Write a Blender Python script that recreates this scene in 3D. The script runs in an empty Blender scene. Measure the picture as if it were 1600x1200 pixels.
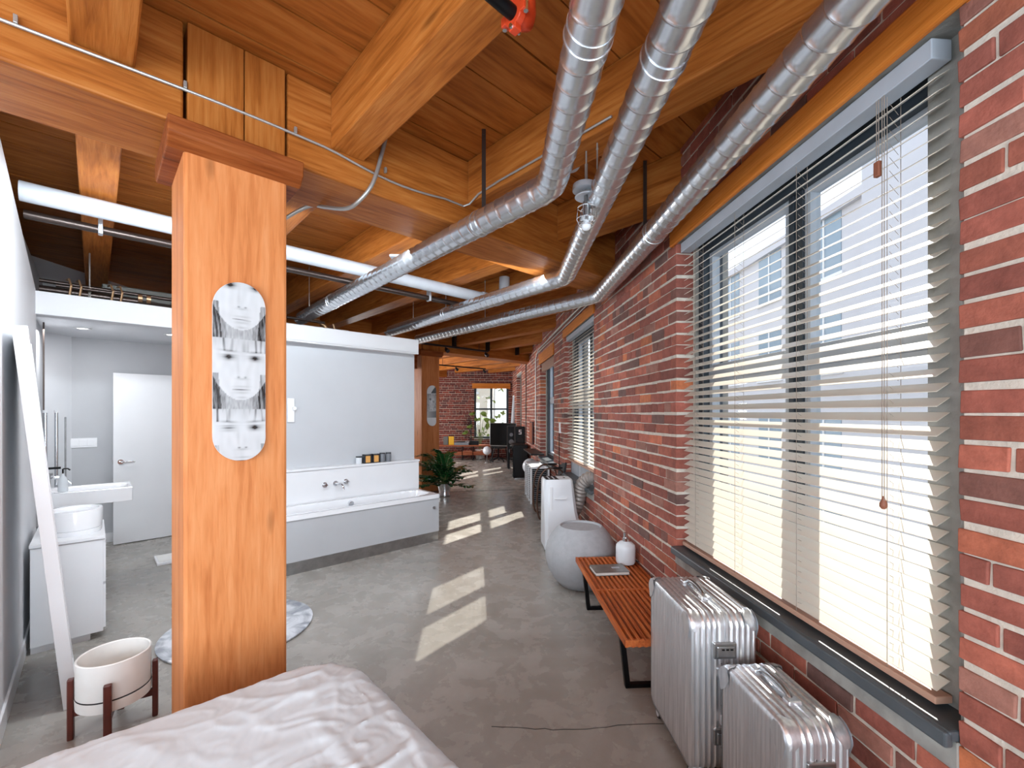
import bpy, bmesh, math, random
from mathutils import Vector, Matrix, noise
random.seed(7)
PI = math.pi
scn = bpy.context.scene
COL = scn.collection

# ------------------------------------------------------------------ camera
F_PX, HOR, CAM_H = 690.0, 645.0, 1.56
cam_d = bpy.data.cameras.new('camera'); cam = bpy.data.objects.new('camera', cam_d); COL.objects.link(cam)
cam.location = (0, 0, CAM_H); cam.rotation_euler = (PI/2, 0, 0)
cam_d.sensor_width = 36; cam_d.lens = 36*F_PX/1600; cam_d.shift_y = (HOR-600)/1600
cam_d.clip_start = .05; cam_d.clip_end = 300
scn.camera = cam
# ------------------------------------------------------------------ view / exposure
scn.view_settings.view_transform = 'Standard'; scn.view_settings.look = 'None'
scn.view_settings.gamma = 1; scn.view_settings.use_curve_mapping = False
scn.view_settings.exposure = 0.5
# ------------------------------------------------------------------ world
w = bpy.data.worlds.new('world'); scn.world = w; w.use_nodes = True
nt = w.node_tree; nt.nodes.clear()
wo = nt.nodes.new('ShaderNodeOutputWorld'); bg = nt.nodes.new('ShaderNodeBackground')
tc = nt.nodes.new('ShaderNodeTexCoord'); sp = nt.nodes.new('ShaderNodeSeparateXYZ'); cr = nt.nodes.new('ShaderNodeValToRGB')
cr.color_ramp.elements[0].position = .0; cr.color_ramp.elements[0].color = (.92, .95, 1, 1)
cr.color_ramp.elements[1].position = .7; cr.color_ramp.elements[1].color = (.68, .80, 1, 1)
nt.links.new(tc.outputs['Generated'], sp.inputs[0]); nt.links.new(sp.outputs[2], cr.inputs[0])
nt.links.new(cr.outputs[0], bg.inputs[0]); nt.links.new(bg.outputs[0], wo.inputs[0])
bg.inputs[1].default_value = 1.5
# ------------------------------------------------------------------ sun
sd = bpy.data.lights.new('sun', 'SUN'); so = bpy.data.objects.new('sun', sd); COL.objects.link(so)
SUN = Vector((.585, .811, .86)).normalized()
so.rotation_euler = SUN.to_track_quat('Z', 'Y').to_euler(); so.location = (8, 12, 14)
sd.energy = 9; sd.angle = math.radians(.6); sd.color = (1, .94, .84)
# ------------------------------------------------------------------ unseen area lights added as fill for daylight and lamps
def area(name, loc, direction, sx, sy, power, color=(1, 1, 1)):
    d = bpy.data.lights.new(name, 'AREA'); d.shape = 'RECTANGLE'; d.size = sx; d.size_y = sy; d.energy = power; d.color = color
    o = bpy.data.objects.new(name, d); COL.objects.link(o); o.location = loc
    o.rotation_euler = Vector(direction).to_track_quat('-Z', 'Y').to_euler(); return o
area('rear_fill', (-1.3, -2.95, 1.75), (0, 1, .12), 3.8, 2.2, 205, (.76, .89, 1))  # added fill behind the camera; the back wall has no window
area('rear_fill_low', (-3.6, -2.95, 1.5), (.35, 1, .35), 1.5, 2.0, 60, (.76, .89, 1))  # smaller added fill behind and left of the camera, tilted up
area('side_fill', (1.36, -1.5, 1.65), (-1, .25, 0), 1.7, 1.8, 95, (.76, .89, 1))  # added area light inside the unseen side window, brightens the left wall
area('far_left_fill', (-4.9, 11.4, 1.7), (1, -.1, -.25), 5.0, 1.9, 230, (.95, .98, 1))  # added light before the solid left wall, brightening the far room
area('bathroom_fill', (-4.4, 4.3, 2.38), (.1, .2, -1), .5, .5, 12, (.95, .97, 1))  # added area light under the bathroom ceiling, not daylight
area('girder_back_fill', (-.95, 3.0, 2.70), (-.45, .75, -.8), 3.0, .12, 44, (.84, .93, 1)).rotation_euler.rotate_axis('Z', 0)  # unseen light added behind the near girder to brighten mid-room; no lamp there
area('girder_back_fill_left', (-2.15, 2.05, 2.70), (-.5, .55, -.8), 1.2, .12, 15, (.84, .93, 1))  # unseen light added behind the girder's left part, also without a lamp
for l_ in ('girder_back_fill', 'girder_back_fill_left'):
    pass

# ------------------------------------------------------------------ frames
TA = math.atan2(.6871, .7266)      # timber grid
TW = math.radians(4.8)             # window wall
FR = {'N': (0., 0., 0.), 'A': (0., 0., TA), 'W': (1.31, 0., TW)}
def to_world(fr, x, y):
    ox, oy, t = FR[fr]; c, s = math.cos(t), math.sin(t)
    return ox+x*c-y*s, oy+x*s+y*c
def A(a, b): return to_world('A', a, b)
def W(d, s): return to_world('W', d, s)
def wallx(y): return 1.31-.084*y

# ------------------------------------------------------------------ materials
def srgb(r, g, b):
    f = lambda c: (c/255/12.92) if c/255 <= .04045 else ((c/255+.055)/1.055)**2.4
    return (f(r), f(g), f(b), 1)
def newmat(name):
    m = bpy.data.materials.new(name); m.use_nodes = True
    n = m.node_tree; return m, n, n.nodes['Principled BSDF']
def N(n, t): return n.nodes.new(t)
def mat(name, col, rough=.5, metal=0., noise_amt=.0, scale=8., bump=0., bscale=60., trans=0., emis=None, es=0., spec=None, coat=0.):
    m, n, p = newmat(name)
    if len(col) == 3: col = srgb(*col)
    p.inputs['Base Color'].default_value = col; p.inputs['Roughness'].default_value = rough; p.inputs['Metallic'].default_value = metal
    if spec is not None: p.inputs['Specular IOR Level'].default_value = spec
    if coat: p.inputs['Coat Weight'].default_value = coat
    if trans: p.inputs['Transmission Weight'].default_value = trans
    if emis: p.inputs['Emission Color'].default_value = (*emis[:3], 1); p.inputs['Emission Strength'].default_value = es
    t = N(n, 'ShaderNodeTexCoord')
    if noise_amt:
        ns = N(n, 'ShaderNodeTexNoise'); ns.inputs['Scale'].default_value = scale; ns.inputs['Detail'].default_value = 6
        n.links.new(t.outputs['Object'], ns.inputs[0])
        r = N(n, 'ShaderNodeValToRGB'); k = noise_amt
        r.color_ramp.elements[0].position = .3; r.color_ramp.elements[1].position = .7
        r.color_ramp.elements[0].color = tuple(c*(1-k) for c in col[:3])+(1,)
        r.color_ramp.elements[1].color = tuple(min(1, c*(1+k)) for c in col[:3])+(1,)
        n.links.new(ns.outputs[0], r.inputs[0]); n.links.new(r.outputs[0], p.inputs['Base Color'])
    if bump:
        nb = N(n, 'ShaderNodeTexNoise'); nb.inputs['Scale'].default_value = bscale; nb.inputs['Detail'].default_value = 5
        n.links.new(t.outputs['Object'], nb.inputs[0])
        b = N(n, 'ShaderNodeBump'); b.inputs['Strength'].default_value = bump; b.inputs['Distance'].default_value = .01
        n.links.new(nb.outputs[0], b.inputs['Height']); n.links.new(b.outputs[0], p.inputs['Normal'])
    return m
def wood(name, dark, mid, light, axis, rough=.5, knots=True, stretch=14., fine=1.):
    m, n, p = newmat(name); L = n.links.new
    t = N(n, 'ShaderNodeTexCoord'); oi = N(n, 'ShaderNodeObjectInfo')
    mul = N(n, 'ShaderNodeVectorMath'); mul.operation = 'MULTIPLY_ADD'
    cmb = N(n, 'ShaderNodeCombineXYZ')
    for i, k in enumerate((17., 9., 5.)):
        mm = N(n, 'ShaderNodeMath'); mm.operation = 'MULTIPLY'; mm.inputs[1].default_value = k
        L(oi.outputs['Random'], mm.inputs[0]); L(mm.outputs[0], cmb.inputs[i])
    s = [stretch]*3; s['xyz'.index(axis)] = 1.
    mul.inputs[1].default_value = s
    L(t.outputs['Object'], mul.inputs[0]); L(cmb.outputs[0], mul.inputs[2])
    n1 = N(n, 'ShaderNodeTexNoise'); n1.inputs['Scale'].default_value = .9*fine; n1.inputs['Detail'].default_value = 5; n1.inputs['Distortion'].default_value = 1.2
    n2 = N(n, 'ShaderNodeTexNoise'); n2.inputs['Scale'].default_value = 5.*fine; n2.inputs['Detail'].default_value = 6; n2.inputs['Distortion'].default_value = .4
    L(mul.outputs[0], n1.inputs[0]); L(mul.outputs[0], n2.inputs[0])
    ad = N(n, 'ShaderNodeMixRGB'); ad.inputs[0].default_value = .45; L(n1.outputs[0], ad.inputs[1]); L(n2.outputs[0], ad.inputs[2])
    r = N(n, 'ShaderNodeValToRGB'); e = r.color_ramp.elements
    e[0].position = .32; e[0].color = srgb(*dark); e[1].position = .72; e[1].color = srgb(*light)
    x = e.new(.5); x.color = srgb(*mid)
    L(ad.outputs[0], r.inputs[0])
    # per-object tone
    hs = N(n, 'ShaderNodeHueSaturation'); mr = N(n, 'ShaderNodeMapRange'); mr.inputs['To Min'].default_value = .86; mr.inputs['To Max'].default_value = 1.12
    L(oi.outputs['Random'], mr.inputs[0]); L(mr.outputs[0], hs.inputs['Value']); L(r.outputs[0], hs.inputs['Color'])
    last = hs.outputs[0]
    if knots:
        vo = N(n, 'ShaderNodeTexVoronoi'); vo.inputs['Scale'].default_value = 1.0
        s2 = [5.]*3; s2['xyz'.index(axis)] = 1.6
        m2 = N(n, 'ShaderNodeVectorMath'); m2.operation = 'MULTIPLY_ADD'; m2.inputs[1].default_value = s2
        L(t.outputs['Object'], m2.inputs[0]); L(cmb.outputs[0], m2.inputs[2]); L(m2.outputs[0], vo.inputs['Vector'])
        kr = N(n, 'ShaderNodeValToRGB'); kr.color_ramp.elements[0].position = .04; kr.color_ramp.elements[0].color = (.5, .5, .5, 1)
        kr.color_ramp.elements[1].position = .13; kr.color_ramp.elements[1].color = (0, 0, 0, 1)
        L(vo.outputs['Distance'], kr.inputs[0])
        mx = N(n, 'ShaderNodeMixRGB'); L(kr.outputs[0], mx.inputs[0]); L(last, mx.inputs[1]); mx.inputs[2].default_value = srgb(*[c*.55 for c in dark])
        last = mx.outputs[0]
    L(last, p.inputs['Base Color']); p.inputs['Roughness'].default_value = rough; p.inputs['Specular IOR Level'].default_value = .18
    b = N(n, 'ShaderNodeBump'); b.inputs['Strength'].default_value = .35; b.inputs['Distance'].default_value = .006
    L(n2.outputs[0], b.inputs['Height']); L(b.outputs[0], p.inputs['Normal'])
    return m
M = {}
BEAM = ((132, 70, 22), (174, 102, 42), (198, 130, 66))
M['beam_x'] = wood('beam_timber_lengthwise', *BEAM, 'x')
M['beam_y'] = wood('joist_timber', *BEAM, 'y')
M['board'] = wood('ceiling_board_timber', (122, 66, 22), (162, 94, 38), (184, 118, 58), 'x', stretch=9)
M['column'] = wood('column_timber', (176, 102, 54), (200, 126, 74), (212, 144, 94), 'z', stretch=11)
M['post'] = wood('upper_post_timber', *BEAM, 'z', knots=False)
M['cap'] = wood('capital_timber', (96, 44, 14), (134, 68, 28), (160, 92, 46), 'x', knots=False)
M['valance'] = wood('valance_timber', (176, 96, 30), (204, 122, 50), (218, 140, 70), 'y', knots=False, stretch=22)
M['bench'] = wood('bench_slat_timber', (140, 62, 26), (186, 98, 50), (212, 128, 72), 'y', knots=False, stretch=24)
M['walnut'] = wood('walnut', (58, 24, 14), (92, 42, 26), (120, 62, 40), 'x', knots=False)
M['darkwood'] = mat('dark_red_wood', (84, 34, 24), .4, noise_amt=.25, scale=12)
M['black'] = mat('black_metal', (15, 15, 17), .35, .2, spec=.25)
M['blackp'] = mat('black_plastic', (12, 12, 14), .4, spec=.25)
M['rubber'] = mat('rubber', (30, 30, 32), .7)
M['white'] = mat('white_lacquer', (232, 232, 234), .3, noise_amt=.015, scale=4)
M['whitewall'] = mat('white_wall_paint', (226, 227, 230), .6, noise_amt=.02, scale=3, bump=.03, bscale=150)
M['greywall'] = mat('grey_wall_panel', (196, 198, 202), .4, noise_amt=.02, scale=3)
M['bathwall'] = mat('bathroom_wall_paint', (190, 191, 194), .6, noise_amt=.03, scale=3)
M['bathpanel'] = mat('tub_panel', (186, 187, 190), .35, noise_amt=.03, scale=3)
M['porcelain'] = mat('porcelain', (242, 242, 244), .12, coat=.6)
M['ceramic'] = mat('matte_ceramic', (226, 224, 220), .55, noise_amt=.03, scale=14, bump=.02)
M['chrome'] = mat('chrome', (225, 227, 230), .12, 1.)
M['steel'] = mat('brushed_steel', (172, 172, 172), .3, 1., noise_amt=.15, scale=20)
M['whitepipe'] = mat('white_painted_pipe', (190, 195, 202), .4, noise_amt=.04)
M['darkpipe'] = mat('dark_steel_pipe', (84, 74, 70), .35, .8)
M['conduit'] = mat('grey_conduit', (176, 174, 170), .4, .6)
M['copper'] = mat('copper_fitting', (196, 160, 122), .35, .7)
M['red'] = mat('red_coupling_paint', (196, 62, 30), .35, noise_amt=.12, scale=30)
M['frame'] = mat('dark_window_frame', (48, 56, 64), .45, noise_amt=.08)
M['framelight'] = mat('grey_window_frame', (172, 178, 186), .45, noise_amt=.05)
M['sill'] = mat('dark_grey_sill_paint', (74, 80, 84), .4, noise_amt=.1, scale=10)
M['plaster'] = mat('grey_cement_render', (148, 146, 140), .8, noise_amt=.28, scale=9, bump=.3, bscale=40)
M['slat'] = mat('white_blind_slat', (222, 213, 198), .4)
M['railwood'] = mat('blind_rail_wood', (186, 146, 124), .5, noise_amt=.06, scale=20)
M['cord'] = mat('blind_cord', (150, 136, 124), .7)
M['tassel'] = mat('wooden_tassel', (140, 84, 62), .5)
M['vase'] = mat('rough_grey_ceramic', (166, 167, 170), .75, noise_amt=.07, scale=26, bump=.12, bscale=120)
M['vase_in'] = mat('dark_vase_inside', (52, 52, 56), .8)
M['ac'] = mat('appliance_white', (222, 224, 228), .35)
M['hose'] = mat('ribbed_hose', (150, 140, 134), .45, .2)
M['leaf'] = mat('glossy_leaf', (38, 92, 48), .22, noise_amt=.35, scale=30, coat=.5)
M['leaf2'] = mat('olive_leaf', (106, 128, 54), .4, noise_amt=.3, scale=12)
M['stem'] = mat('plant_stem', (96, 104, 60), .5)
M['brassy'] = mat('amber_candle', (226, 168, 96), .4)
M['smoke'] = mat('dark_glass_jar', (52, 54, 58), .15)
M['greyjar'] = mat('grey_jar', (120, 124, 130), .25)
M['candle'] = mat('pale_candle', (220, 224, 228), .25)
M['screen'] = mat('tv_screen', (10, 11, 12), .08, coat=.5)
M['orangewood'] = wood('shelf_wood', (110, 52, 30), (150, 84, 56), (176, 110, 80), 'x', knots=False)
M['yellow'] = mat('yellow_sleeve', (212, 160, 30), .5)
M['plastic_white'] = mat('switch_plastic', (240, 240, 242), .35)
M['paper'] = mat('book_pages', (224, 222, 216), .8)
M['cover'] = mat('book_cover', (124, 122, 118), .3, .4, noise_amt=.25, scale=18)
M['frost'] = mat('frosted_lamp_glass', (226, 230, 234), .35)
M['globe'] = mat('globe_diffuser', (226, 230, 236), .3)
M['mirror'] = mat('mirror_glass', (236, 238, 240), .02, 1.)
M['duvet'] = mat('white_duvet', (222, 232, 238), .85, noise_amt=.015, scale=3, bump=.06, bscale=12)
M['soil'] = mat('soil', (60, 46, 38), .9)
M['bronze'] = mat('brown_tube_metal', (92, 66, 54), .3, .6)
M['track'] = mat('black_track', (22, 24, 28), .4)
M['fac1'] = mat('pale_facade', (204, 202, 206), .8, noise_amt=.04, scale=.6)
M['fac2'] = mat('cream_facade', (226, 214, 196), .8, noise_amt=.06, scale=.6)
M['facwin'] = mat('facade_window', (140, 158, 172), .1)
M['ground'] = mat('street_asphalt', (130, 128, 124), .9, noise_amt=.1, scale=1)
M['tree'] = mat('tree_leaves', (128, 146, 80), .7, noise_amt=.35, scale=3)
M['bark'] = mat('tree_bark', (96, 80, 64), .9)
M['downlight'] = mat('downlight_lens', (255, 255, 255), .3, emis=(1, .97, .92), es=4)
M['greyunit'] = mat('grey_sheet_metal', (96, 96, 92), .5, .3)

# galvanised steel
m, n, p = newmat('galvanised_steel'); L = n.links.new
t = N(n, 'ShaderNodeTexCoord'); v = N(n, 'ShaderNodeTexVoronoi'); v.inputs['Scale'].default_value = 90; L(t.outputs['Object'], v.inputs['Vector'])
nz = N(n, 'ShaderNodeTexNoise'); nz.inputs['Scale'].default_value = 7; nz.inputs['Detail'].default_value = 4; L(t.outputs['Object'], nz.inputs[0])
mxx = N(n, 'ShaderNodeMixRGB'); mxx.inputs[0].default_value = .75; L(v.outputs['Color'], mxx.inputs[1]); L(nz.outputs[0], mxx.inputs[2])
bw = N(n, 'ShaderNodeRGBToBW'); L(mxx.outputs[0], bw.inputs[0])
r = N(n, 'ShaderNodeValToRGB'); r.color_ramp.elements[0].position = .25; r.color_ramp.elements[0].color = (.60, .62, .65, 1); r.color_ramp.elements[1].position = .75; r.color_ramp.elements[1].color = (.70, .73, .76, 1)
L(bw.outputs[0], r.inputs[0]); L(r.outputs[0], p.inputs['Base Color'])
mr = N(n, 'ShaderNodeMapRange'); mr.inputs['To Min'].default_value = .23; mr.inputs['To Max'].default_value = .29; L(bw.outputs[0], mr.inputs[0]); L(mr.outputs[0], p.inputs['Roughness'])
p.inputs['Metallic'].default_value = .92; M['duct'] = m
# aluminium luggage
m, n, p = newmat('brushed_aluminium'); L = n.links.new
t = N(n, 'ShaderNodeTexCoord'); mp = N(n, 'ShaderNodeMapping'); mp.inputs['Scale'].default_value = (40, 40, 2); L(t.outputs['Object'], mp.inputs[0])
nz = N(n, 'ShaderNodeTexNoise'); nz.inputs['Scale'].default_value = 2; nz.inputs['Detail'].default_value = 5; L(mp.outputs[0], nz.inputs[0])
r = N(n, 'ShaderNodeValToRGB'); r.color_ramp.elements[0].position = .3; r.color_ramp.elements[0].color = (.62, .63, .65, 1); r.color_ramp.elements[1].position = .7; r.color_ramp.elements[1].color = (.86, .87, .89, 1)
L(nz.outputs[0], r.inputs[0]); L(r.outputs[0], p.inputs['Base Color']); p.inputs['Metallic'].default_value = .85; p.inputs['Roughness'].default_value = .33
M['alu'] = m
# concrete floor
m, n, p = newmat('polished_concrete'); L = n.links.new
t = N(n, 'ShaderNodeTexCoord')
n1 = N(n, 'ShaderNodeTexNoise'); n1.inputs['Scale'].default_value = .8; n1.inputs['Detail'].default_value = 10; n1.inputs['Roughness'].default_value = .68; n1.inputs['Distortion'].default_value = .8
n2 = N(n, 'ShaderNodeTexNoise'); n2.inputs['Scale'].default_value = 5; n2.inputs['Detail'].default_value = 8; n2.inputs['Roughness'].default_value = .62; n2.inputs['Distortion'].default_value = .3
L(t.outputs['Object'], n1.inputs[0]); L(t.outputs['Object'], n2.inputs[0])
mx = N(n, 'ShaderNodeMixRGB'); mx.inputs[0].default_value = .35; L(n1.outputs[0], mx.inputs[1]); L(n2.outputs[0], mx.inputs[2])
r = N(n, 'ShaderNodeValToRGB'); e = r.color_ramp.elements; e[0].position = .33; e[0].color = srgb(138, 133, 125); e[1].position = .68; e[1].color = srgb(184, 180, 174)
x = e.new(.5); x.color = srgb(158, 153, 146)
L(mx.outputs[0], r.inputs[0]); L(r.outputs[0], p.inputs['Base Color'])
mr = N(n, 'ShaderNodeMapRange'); mr.inputs['From Min'].default_value = .3; mr.inputs['From Max'].default_value = .7; mr.inputs['To Min'].default_value = .18; mr.inputs['To Max'].default_value = .36
L(n2.outputs[0], mr.inputs[0]); L(mr.outputs[0], p.inputs['Roughness'])
b = N(n, 'ShaderNodeBump'); b.inputs['Strength'].default_value = .05; L(n2.outputs[0], b.inputs['Height']); L(b.outputs[0], p.inputs['Normal']); M['floor'] = m
# brick (colour per brick from the mesh)
m, n, p = newmat('old_brick'); L = n.links.new
at = N(n, 'ShaderNodeAttribute'); at.attribute_name = 'Col'; t = N(n, 'ShaderNodeTexCoord')
nz = N(n, 'ShaderNodeTexNoise'); nz.inputs['Scale'].default_value = 14; nz.inputs['Detail'].default_value = 8; nz.inputs['Roughness'].default_value = .7; L(t.outputs['Object'], nz.inputs[0])
r = N(n, 'ShaderNodeValToRGB'); r.color_ramp.elements[0].position = .3; r.color_ramp.elements[0].color = (.62, .60, .60, 1); r.color_ramp.elements[1].position = .7; r.color_ramp.elements[1].color = (1.15, 1.17, 1.2, 1)
L(nz.outputs[0], r.inputs[0]); mm = N(n, 'ShaderNodeMixRGB'); mm.blend_type = 'MULTIPLY'; mm.inputs[0].default_value = 1; L(at.outputs['Color'], mm.inputs[1]); L(r.outputs[0], mm.inputs[2])
L(mm.outputs[0], p.inputs['Base Color']); p.inputs['Roughness'].default_value = .8
b = N(n, 'ShaderNodeBump'); b.inputs['Strength'].default_value = .5; b.inputs['Distance'].default_value = .006; n3 = N(n, 'ShaderNodeTexNoise'); n3.inputs['Scale'].default_value = 60; n3.inputs['Detail'].default_value = 6; L(t.outputs['Object'], n3.inputs[0])
L(n3.outputs[0], b.inputs['Height']); L(b.outputs[0], p.inputs['Normal']); M['brick'] = m
M['mortar'] = mat('lime_mortar', (206, 196, 182), .9, noise_amt=.14, scale=20, bump=.4, bscale=70)
M['mortar_dark'] = mat('grey_mortar', (176, 158, 144), .9, noise_amt=.14, scale=20, bump=.4, bscale=70)
# marble
m, n, p = newmat('white_marble'); L = n.links.new
t = N(n, 'ShaderNodeTexCoord'); nz = N(n, 'ShaderNodeTexNoise'); nz.inputs['Scale'].default_value = 4; nz.inputs['Detail'].default_value = 10; nz.inputs['Distortion'].default_value = 2.5; L(t.outputs['Object'], nz.inputs[0])
r = N(n, 'ShaderNodeValToRGB'); e = r.color_ramp.elements; e[0].position = .36; e[0].color = srgb(150, 156, 166); e[1].position = .58; e[1].color = srgb(222, 226, 232)
L(nz.outputs[0], r.inputs[0]); L(r.outputs[0], p.inputs['Base Color']); p.inputs['Roughness'].default_value = .25; M['marble'] = m
# window glass: a thin clear pane
m, n, p = newmat('window_glass'); n.nodes.remove(p); L = n.links.new
o = n.nodes['Material Output']; tr = N(n, 'ShaderNodeBsdfTransparent'); gl = N(n, 'ShaderNodeBsdfGlossy'); gl.inputs['Roughness'].default_value = .02
tr.inputs[0].default_value = (.95, .97, .98, 1)
ms = N(n, 'ShaderNodeMixShader'); ms.inputs[0].default_value = .05; L(tr.outputs[0], ms.inputs[1]); L(gl.outputs[0], ms.inputs[2]); L(ms.outputs[0], o.inputs[0]); M['glass'] = m
# printed deck artwork
def artmat(name):
    m, n, p = newmat(name); a = N(n, 'ShaderNodeAttribute'); a.attribute_name = 'Col'; n.links.new(a.outputs['Color'], p.inputs['Base Color'])
    p.inputs['Roughness'].default_value = .25; p.inputs['Coat Weight'].default_value = .3; return m
M['art'] = artmat('deck_print')

# ------------------------------------------------------------------ mesh builder
class MB:
    def __init__(s): s.v = []; s.f = []; s.m = []; s.c = []; s.mi = 0; s.col = None; s.parts = []
    def add(s, vs, fs):
        k = len(s.v); s.parts.append((k, len(s.f), len(vs), len(fs))); s.v += [tuple(q) for q in vs]; s.f += [tuple(i+k for i in q) for q in fs]; s.m += [s.mi]*len(fs)
        s.c += [s.col or (1, 1, 1, 1)]*len(vs); return s
    def box(s, x0, x1, y0, y1, z0, z1):
        return s.add([(x0, y0, z0), (x1, y0, z0), (x1, y1, z0), (x0, y1, z0), (x0, y0, z1), (x1, y0, z1), (x1, y1, z1), (x0, y1, z1)],
                     [(0, 3, 2, 1), (4, 5, 6, 7), (0, 1, 5, 4), (1, 2, 6, 5), (2, 3, 7, 6), (3, 0, 4, 7)])
    def cbox(s, c, size, rz=0., rx=0., ry=0.):
        R = Matrix.Rotation(rz, 3, 'Z') @ Matrix.Rotation(ry, 3, 'Y') @ Matrix.Rotation(rx, 3, 'X'); c = Vector(c); h = [q/2 for q in size]
        vs = [c+R @ Vector((i*h[0], j*h[1], k*h[2])) for k in (-1, 1) for i, j in ((-1, -1), (1, -1), (1, 1), (-1, 1))]
        return s.add(vs, [(0, 3, 2, 1), (4, 5, 6, 7), (0, 1, 5, 4), (1, 2, 6, 5), (2, 3, 7, 6), (3, 0, 4, 7)])
    def prism(s, poly, z0, z1):
        k = len(poly); return s.add([(x, y, z0) for x, y in poly]+[(x, y, z1) for x, y in poly],
            [tuple(range(k-1, -1, -1)), tuple(range(k, 2*k))]+[(i, (i+1) % k, k+(i+1) % k, k+i) for i in range(k)])
    def prism_ax(s, poly, ax, t0, t1):   # polygon extruded along axis 0/1
        k = len(poly)
        def P(t, q): return (t, q[0], q[1]) if ax == 0 else (q[0], t, q[1])
        return s.add([P(t0, q) for q in poly]+[P(t1, q) for q in poly],
            [tuple(range(k-1, -1, -1)), tuple(range(k, 2*k))]+[(i, (i+1) % k, k+(i+1) % k, k+i) for i in range(k)])
    def tube(s, pts, r, n=10, cap=True, closed=False):
        P = [Vector(q) for q in pts]; K = len(P); rs = r if isinstance(r, (list, tuple)) else [r]*K
        up = None; rings = []
        for i, q in enumerate(P):
            if closed: d = P[(i+1) % K]-P[i-1]
            else: d = (P[min(i+1, K-1)]-P[max(i-1, 0)])
            d.normalize()
            if up is None:
                up = Vector((0, 0, 1)) if abs(d.z) < .9 else Vector((1, 0, 0))
            x = up.cross(d); x.normalize(); y = d.cross(x); up = y
            rings.append([q+(x*math.cos(2*PI*j/n)+y*math.sin(2*PI*j/n))*rs[i] for j in range(n)])
        vs = [q for R_ in rings for q in R_]; fs = []
        for i in range(K if closed else K-1):
            i2 = (i+1) % K
            for j in range(n): fs.append((i*n+j, i*n+(j+1) % n, i2*n+(j+1) % n, i2*n+j))
        if cap and not closed: fs += [tuple(range(n-1, -1, -1)), tuple(range((K-1)*n, K*n))]
        return s.add(vs, fs)
    def cyl(s, p0, p1, r, n=16): return s.tube([p0, p1], r, n)
    def lathe(s, prof, n=32, c=(0, 0, 0), sx=1., sy=1., cap=True):
        vs = []; K = len(prof)
        for r, z in prof: vs += [(c[0]+r*sx*math.cos(2*PI*j/n), c[1]+r*sy*math.sin(2*PI*j/n), c[2]+z) for j in range(n)]
        fs = [(i*n+j, i*n+(j+1) % n, (i+1)*n+(j+1) % n, (i+1)*n+j) for i in range(K-1) for j in range(n)]
        if cap: fs += [tuple(range(n-1, -1, -1)), tuple(range((K-1)*n, K*n))]
        return s.add(vs, fs)
    def sphere(s, c, r, n=20, k=12, sz=1.):
        prof = [(max(1e-4, r*math.sin(PI*i/k)), -r*sz*math.cos(PI*i/k)) for i in range(k+1)]
        return s.lathe(prof, n, c)
    def leaf(s, base, tip, up, wd, fold=.15):
        b = Vector(base); t = Vector(tip); d = t-b; ln = d.length; d.normalize(); side = d.cross(Vector(up)); side.normalize(); nn = side.cross(d)
        vs = []; K = 5
        for i in range(K+1):
            q = i/K; ww = wd*math.sin(PI*min(1, q*.94+.04))**.8; c = b+d*ln*q-nn*ln*.18*q*q
            vs += [c-side*ww+nn*ww*fold, c-nn*0, c+side*ww+nn*ww*fold]
        fs = []
        for i in range(K):
            o = 3*i; fs += [(o, o+1, o+4, o+3), (o+1, o+2, o+5, o+4)]
        return s.add(vs, fs)
SPLIT = {'rivet', 'coupling', 'returns', 'end_rail', 'handle_mount', 'wall_mount', 'vent_slot', 'caster', 'clip', 'pipe_clip', 'bolt', 'pipe_loop', 'arm_pad', 'seat_rail', 'slanted_rail', 'cap', 'front_panel_grip', 'stem', 'pipe_collar', 'seam', 'foot'}
def link(name, mb, mats, parent=None, **kw):
    if name in SPLIT and len(mb.parts) > 1:
        first = None
        for (k, f0, nv, nf) in mb.parts:
            q = MB(); q.add(mb.v[k:k+nv], [tuple(i-k for i in f) for f in mb.f[f0:f0+nf]]); o = link1(name, q, mats, parent, **kw); first = first or o
        return first
    return link1(name, mb, mats, parent, **kw)
def link1(name, mb, mats, parent=None, smooth=False, bevel=0., seg=2, solid=0., color=False):
    me = bpy.data.meshes.new(name); me.from_pydata(mb.v, [], mb.f); me.update()
    if not isinstance(mats, (list, tuple)): mats = [mats]
    for q in mats: me.materials.append(M[q] if isinstance(q, str) else q)
    if max(mb.m) > 0: me.polygons.foreach_set('material_index', mb.m)
    if color:
        ca = me.color_attributes.new('Col', 'FLOAT_COLOR', 'POINT'); ca.data.foreach_set('color', [x for c in mb.c for x in c])
    if smooth: me.shade_smooth()
    o = bpy.data.objects.new(name, me); COL.objects.link(o)
    if parent: o.parent = parent
    if bevel:
        b = o.modifiers.new('bevel', 'BEVEL'); b.width = bevel; b.segments = seg; b.limit_method = 'ANGLE'; b.angle_limit = math.radians(40)
    if smooth and bevel == 0 and name != 'spiral_pipe':
        me.set_sharp_from_angle(angle=math.radians(42))
    if solid:
        q = o.modifiers.new('solid', 'SOLIDIFY'); q.thickness = solid
    return o
def place(o, fr, x, y, z=0., rz=0.):
    X, Y = to_world(fr, x, y); o.location = (X, Y, z); o.rotation_euler = (0, 0, FR[fr][2]+rz); return o
def tag(o, label, cat, group=None, kind=None):
    o['label'] = label; o['category'] = cat
    if group: o['group'] = group
    if kind: o['kind'] = kind
    return o
def struct(o, label=None):
    o['kind'] = 'structure'
    if label: o['label'] = label
    return o
def thing(name, label, cat, fr='N', x=0, y=0, z=0, rz=0., group=None):
    o = bpy.data.objects.new(name, None); COL.objects.link(o); o.empty_display_size = .1
    place(o, fr, x, y, z, rz); return tag(o, label, cat, group)
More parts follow.
